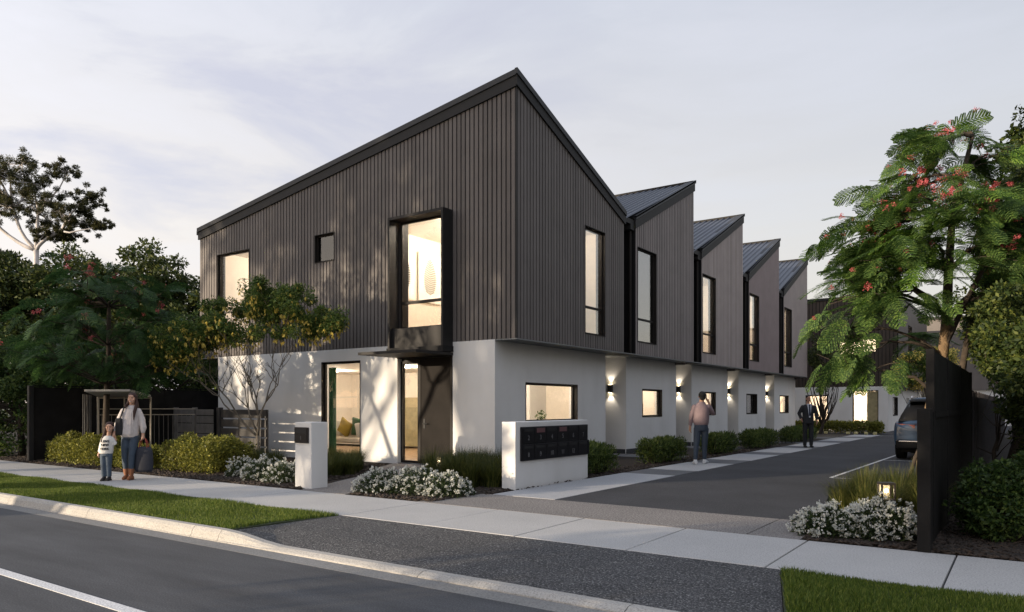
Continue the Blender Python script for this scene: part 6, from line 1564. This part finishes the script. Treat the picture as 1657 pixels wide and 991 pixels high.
# rear glass, roof skin, spoiler
MB().hexa([(-.72, .185, 1.12), (.72, .185, 1.12), (.72, .22, 1.12), (-.72, .22, 1.12)], [(-.60, .545, 1.56), (.60, .545, 1.56), (.60, .57, 1.56), (-.60, .57, 1.56)]).build('rear_window', 'car_glass', CR, local=True)
MB().rings([sec2(.62, 1.60, .655, 1.66, .62), sec2(1.4, 1.62, .66, 1.70, .64), sec2(2.4, 1.62, .655, 1.69, .63), sec2(2.95, 1.56, .64, 1.62, .60)]).build('roof', 'car_paint', CR, smooth=True, local=True)
MB().hexa([(-.62, .40, 1.58), (.62, .40, 1.58), (.62, .75, 1.62), (-.62, .75, 1.62)], [(-.60, .42, 1.615), (.60, .42, 1.615), (.60, .75, 1.675), (-.60, .75, 1.675)]).build('spoiler', 'car_plastic', CR, local=True)
for sx in (-1, 1):
    MB().tube([(sx * .60, .8, 1.68), (sx * .62, 1.0, 1.73), (sx * .62, 2.2, 1.73), (sx * .60, 2.5, 1.68)], .016, 8).build('roof_rail', 'chrome', CR, local=True)
    MB().hexa([(sx * .905, .75, 1.10), (sx * .905, 2.7, 1.08), (sx * .88, 2.7, 1.08), (sx * .88, .75, 1.10)], [(sx * .70, .95, 1.58), (sx * .70, 2.5, 1.58), (sx * .67, 2.5, 1.58), (sx * .67, .95, 1.58)]).build('side_window', 'car_glass', CR, local=True)
    mr = MB().ball((sx * 1.06, 3.05, 1.14), (.11, .06, .075), 10, 7).build('wing_mirror', 'car_paint', CR, smooth=True, local=True)
# tail lamps, trim, bumper, plate
yb = .025
MB().rings([[(-.90, yb + .07, .985), (-.45, yb, .985), (.45, yb, .985), (.90, yb + .07, .985), (.90, yb + .07, .945), (.45, yb, .945), (-.45, yb, .945), (-.90, yb + .07, .945)], [(-.93, yb + .2, .985), (-.45, yb + .1, .985), (.45, yb + .1, .985), (.93, yb + .2, .985), (.93, yb + .2, .945), (.45, yb + .1, .945), (-.45, yb + .1, .945), (-.93, yb + .2, .945)]]).build('light_bar', 'tail_red', CR, local=True)
for sx in (-1, 1):
    MB().hexa([(sx * .44, yb - .004, .86), (sx * .91, yb + .065, .86), (sx * .93, yb + .22, .86), (sx * .44, yb + .1, .86)], [(sx * .44, yb - .004, .905), (sx * .91, yb + .065, .915), (sx * .93, yb + .22, .915), (sx * .44, yb + .1, .905)]).build('tail_lamp', 'tail_clear', CR, local=True)
    MB().hexa([(sx * .44, yb - .002, .906), (sx * .91, yb + .067, .916), (sx * .93, yb + .22, .916), (sx * .44, yb + .1, .906)], [(sx * .44, yb - .002, .944), (sx * .91, yb + .067, .944), (sx * .93, yb + .22, .944), (sx * .44, yb + .1, .944)]).build('tail_lamp', 'tail_red', CR, local=True)
MB().bbox(-.90, .90, -.03, .25, .30, .55, .04).build('rear_bumper', 'car_plastic', CR, local=True)
MB().bbox(-.82, .82, -.045, -.029, .50, .525, .004).build('bumper_trim', 'chrome', CR, local=True)
MB().bbox(-.26, .26, -.0, .04, .70, .82, .01).build('number_plate_recess', 'car_plastic', CR, local=True)
MB().box(-.8, .8, .3, 4.5, .20, .34).build('underbody', 'under_dark', CR, local=True)
def wheel(x, y):
    w = MB(); r = .375
    w.rings([[(x + dx, y + rr * math.cos(k * PI / 16), .375 + rr * math.sin(k * PI / 16)) for k in range(32)] for dx, rr in ((-.12, .30), (-.12, .355), (-.09, .375), (.09, .375), (.12, .355), (.12, .30))])
    o = w.build('wheel', 'tyre_rubber', CR, local=True)
    m = MB(); sx = 1 if x > 0 else -1
    m.rings([[(x + sx * dx, y + rr * math.cos(k * PI / 12), .375 + rr * math.sin(k * PI / 12)) for k in range(24)] for dx, rr in ((.08, .27), (.122, .29), (.122, .265), (.09, .24))])
    for k in range(5):
        a = k * 2 * PI / 5; m.tube([(x + sx * .11, y + .04 * math.cos(a), .375 + .04 * math.sin(a)), (x + sx * .115, y + .26 * math.cos(a), .375 + .26 * math.sin(a))], [.035, .022], 6)
    m.build('rim', 'rim_alloy', o, local=True)
for x in (-.86, .86):
    for y in (.85, 3.75): wheel(x, y)
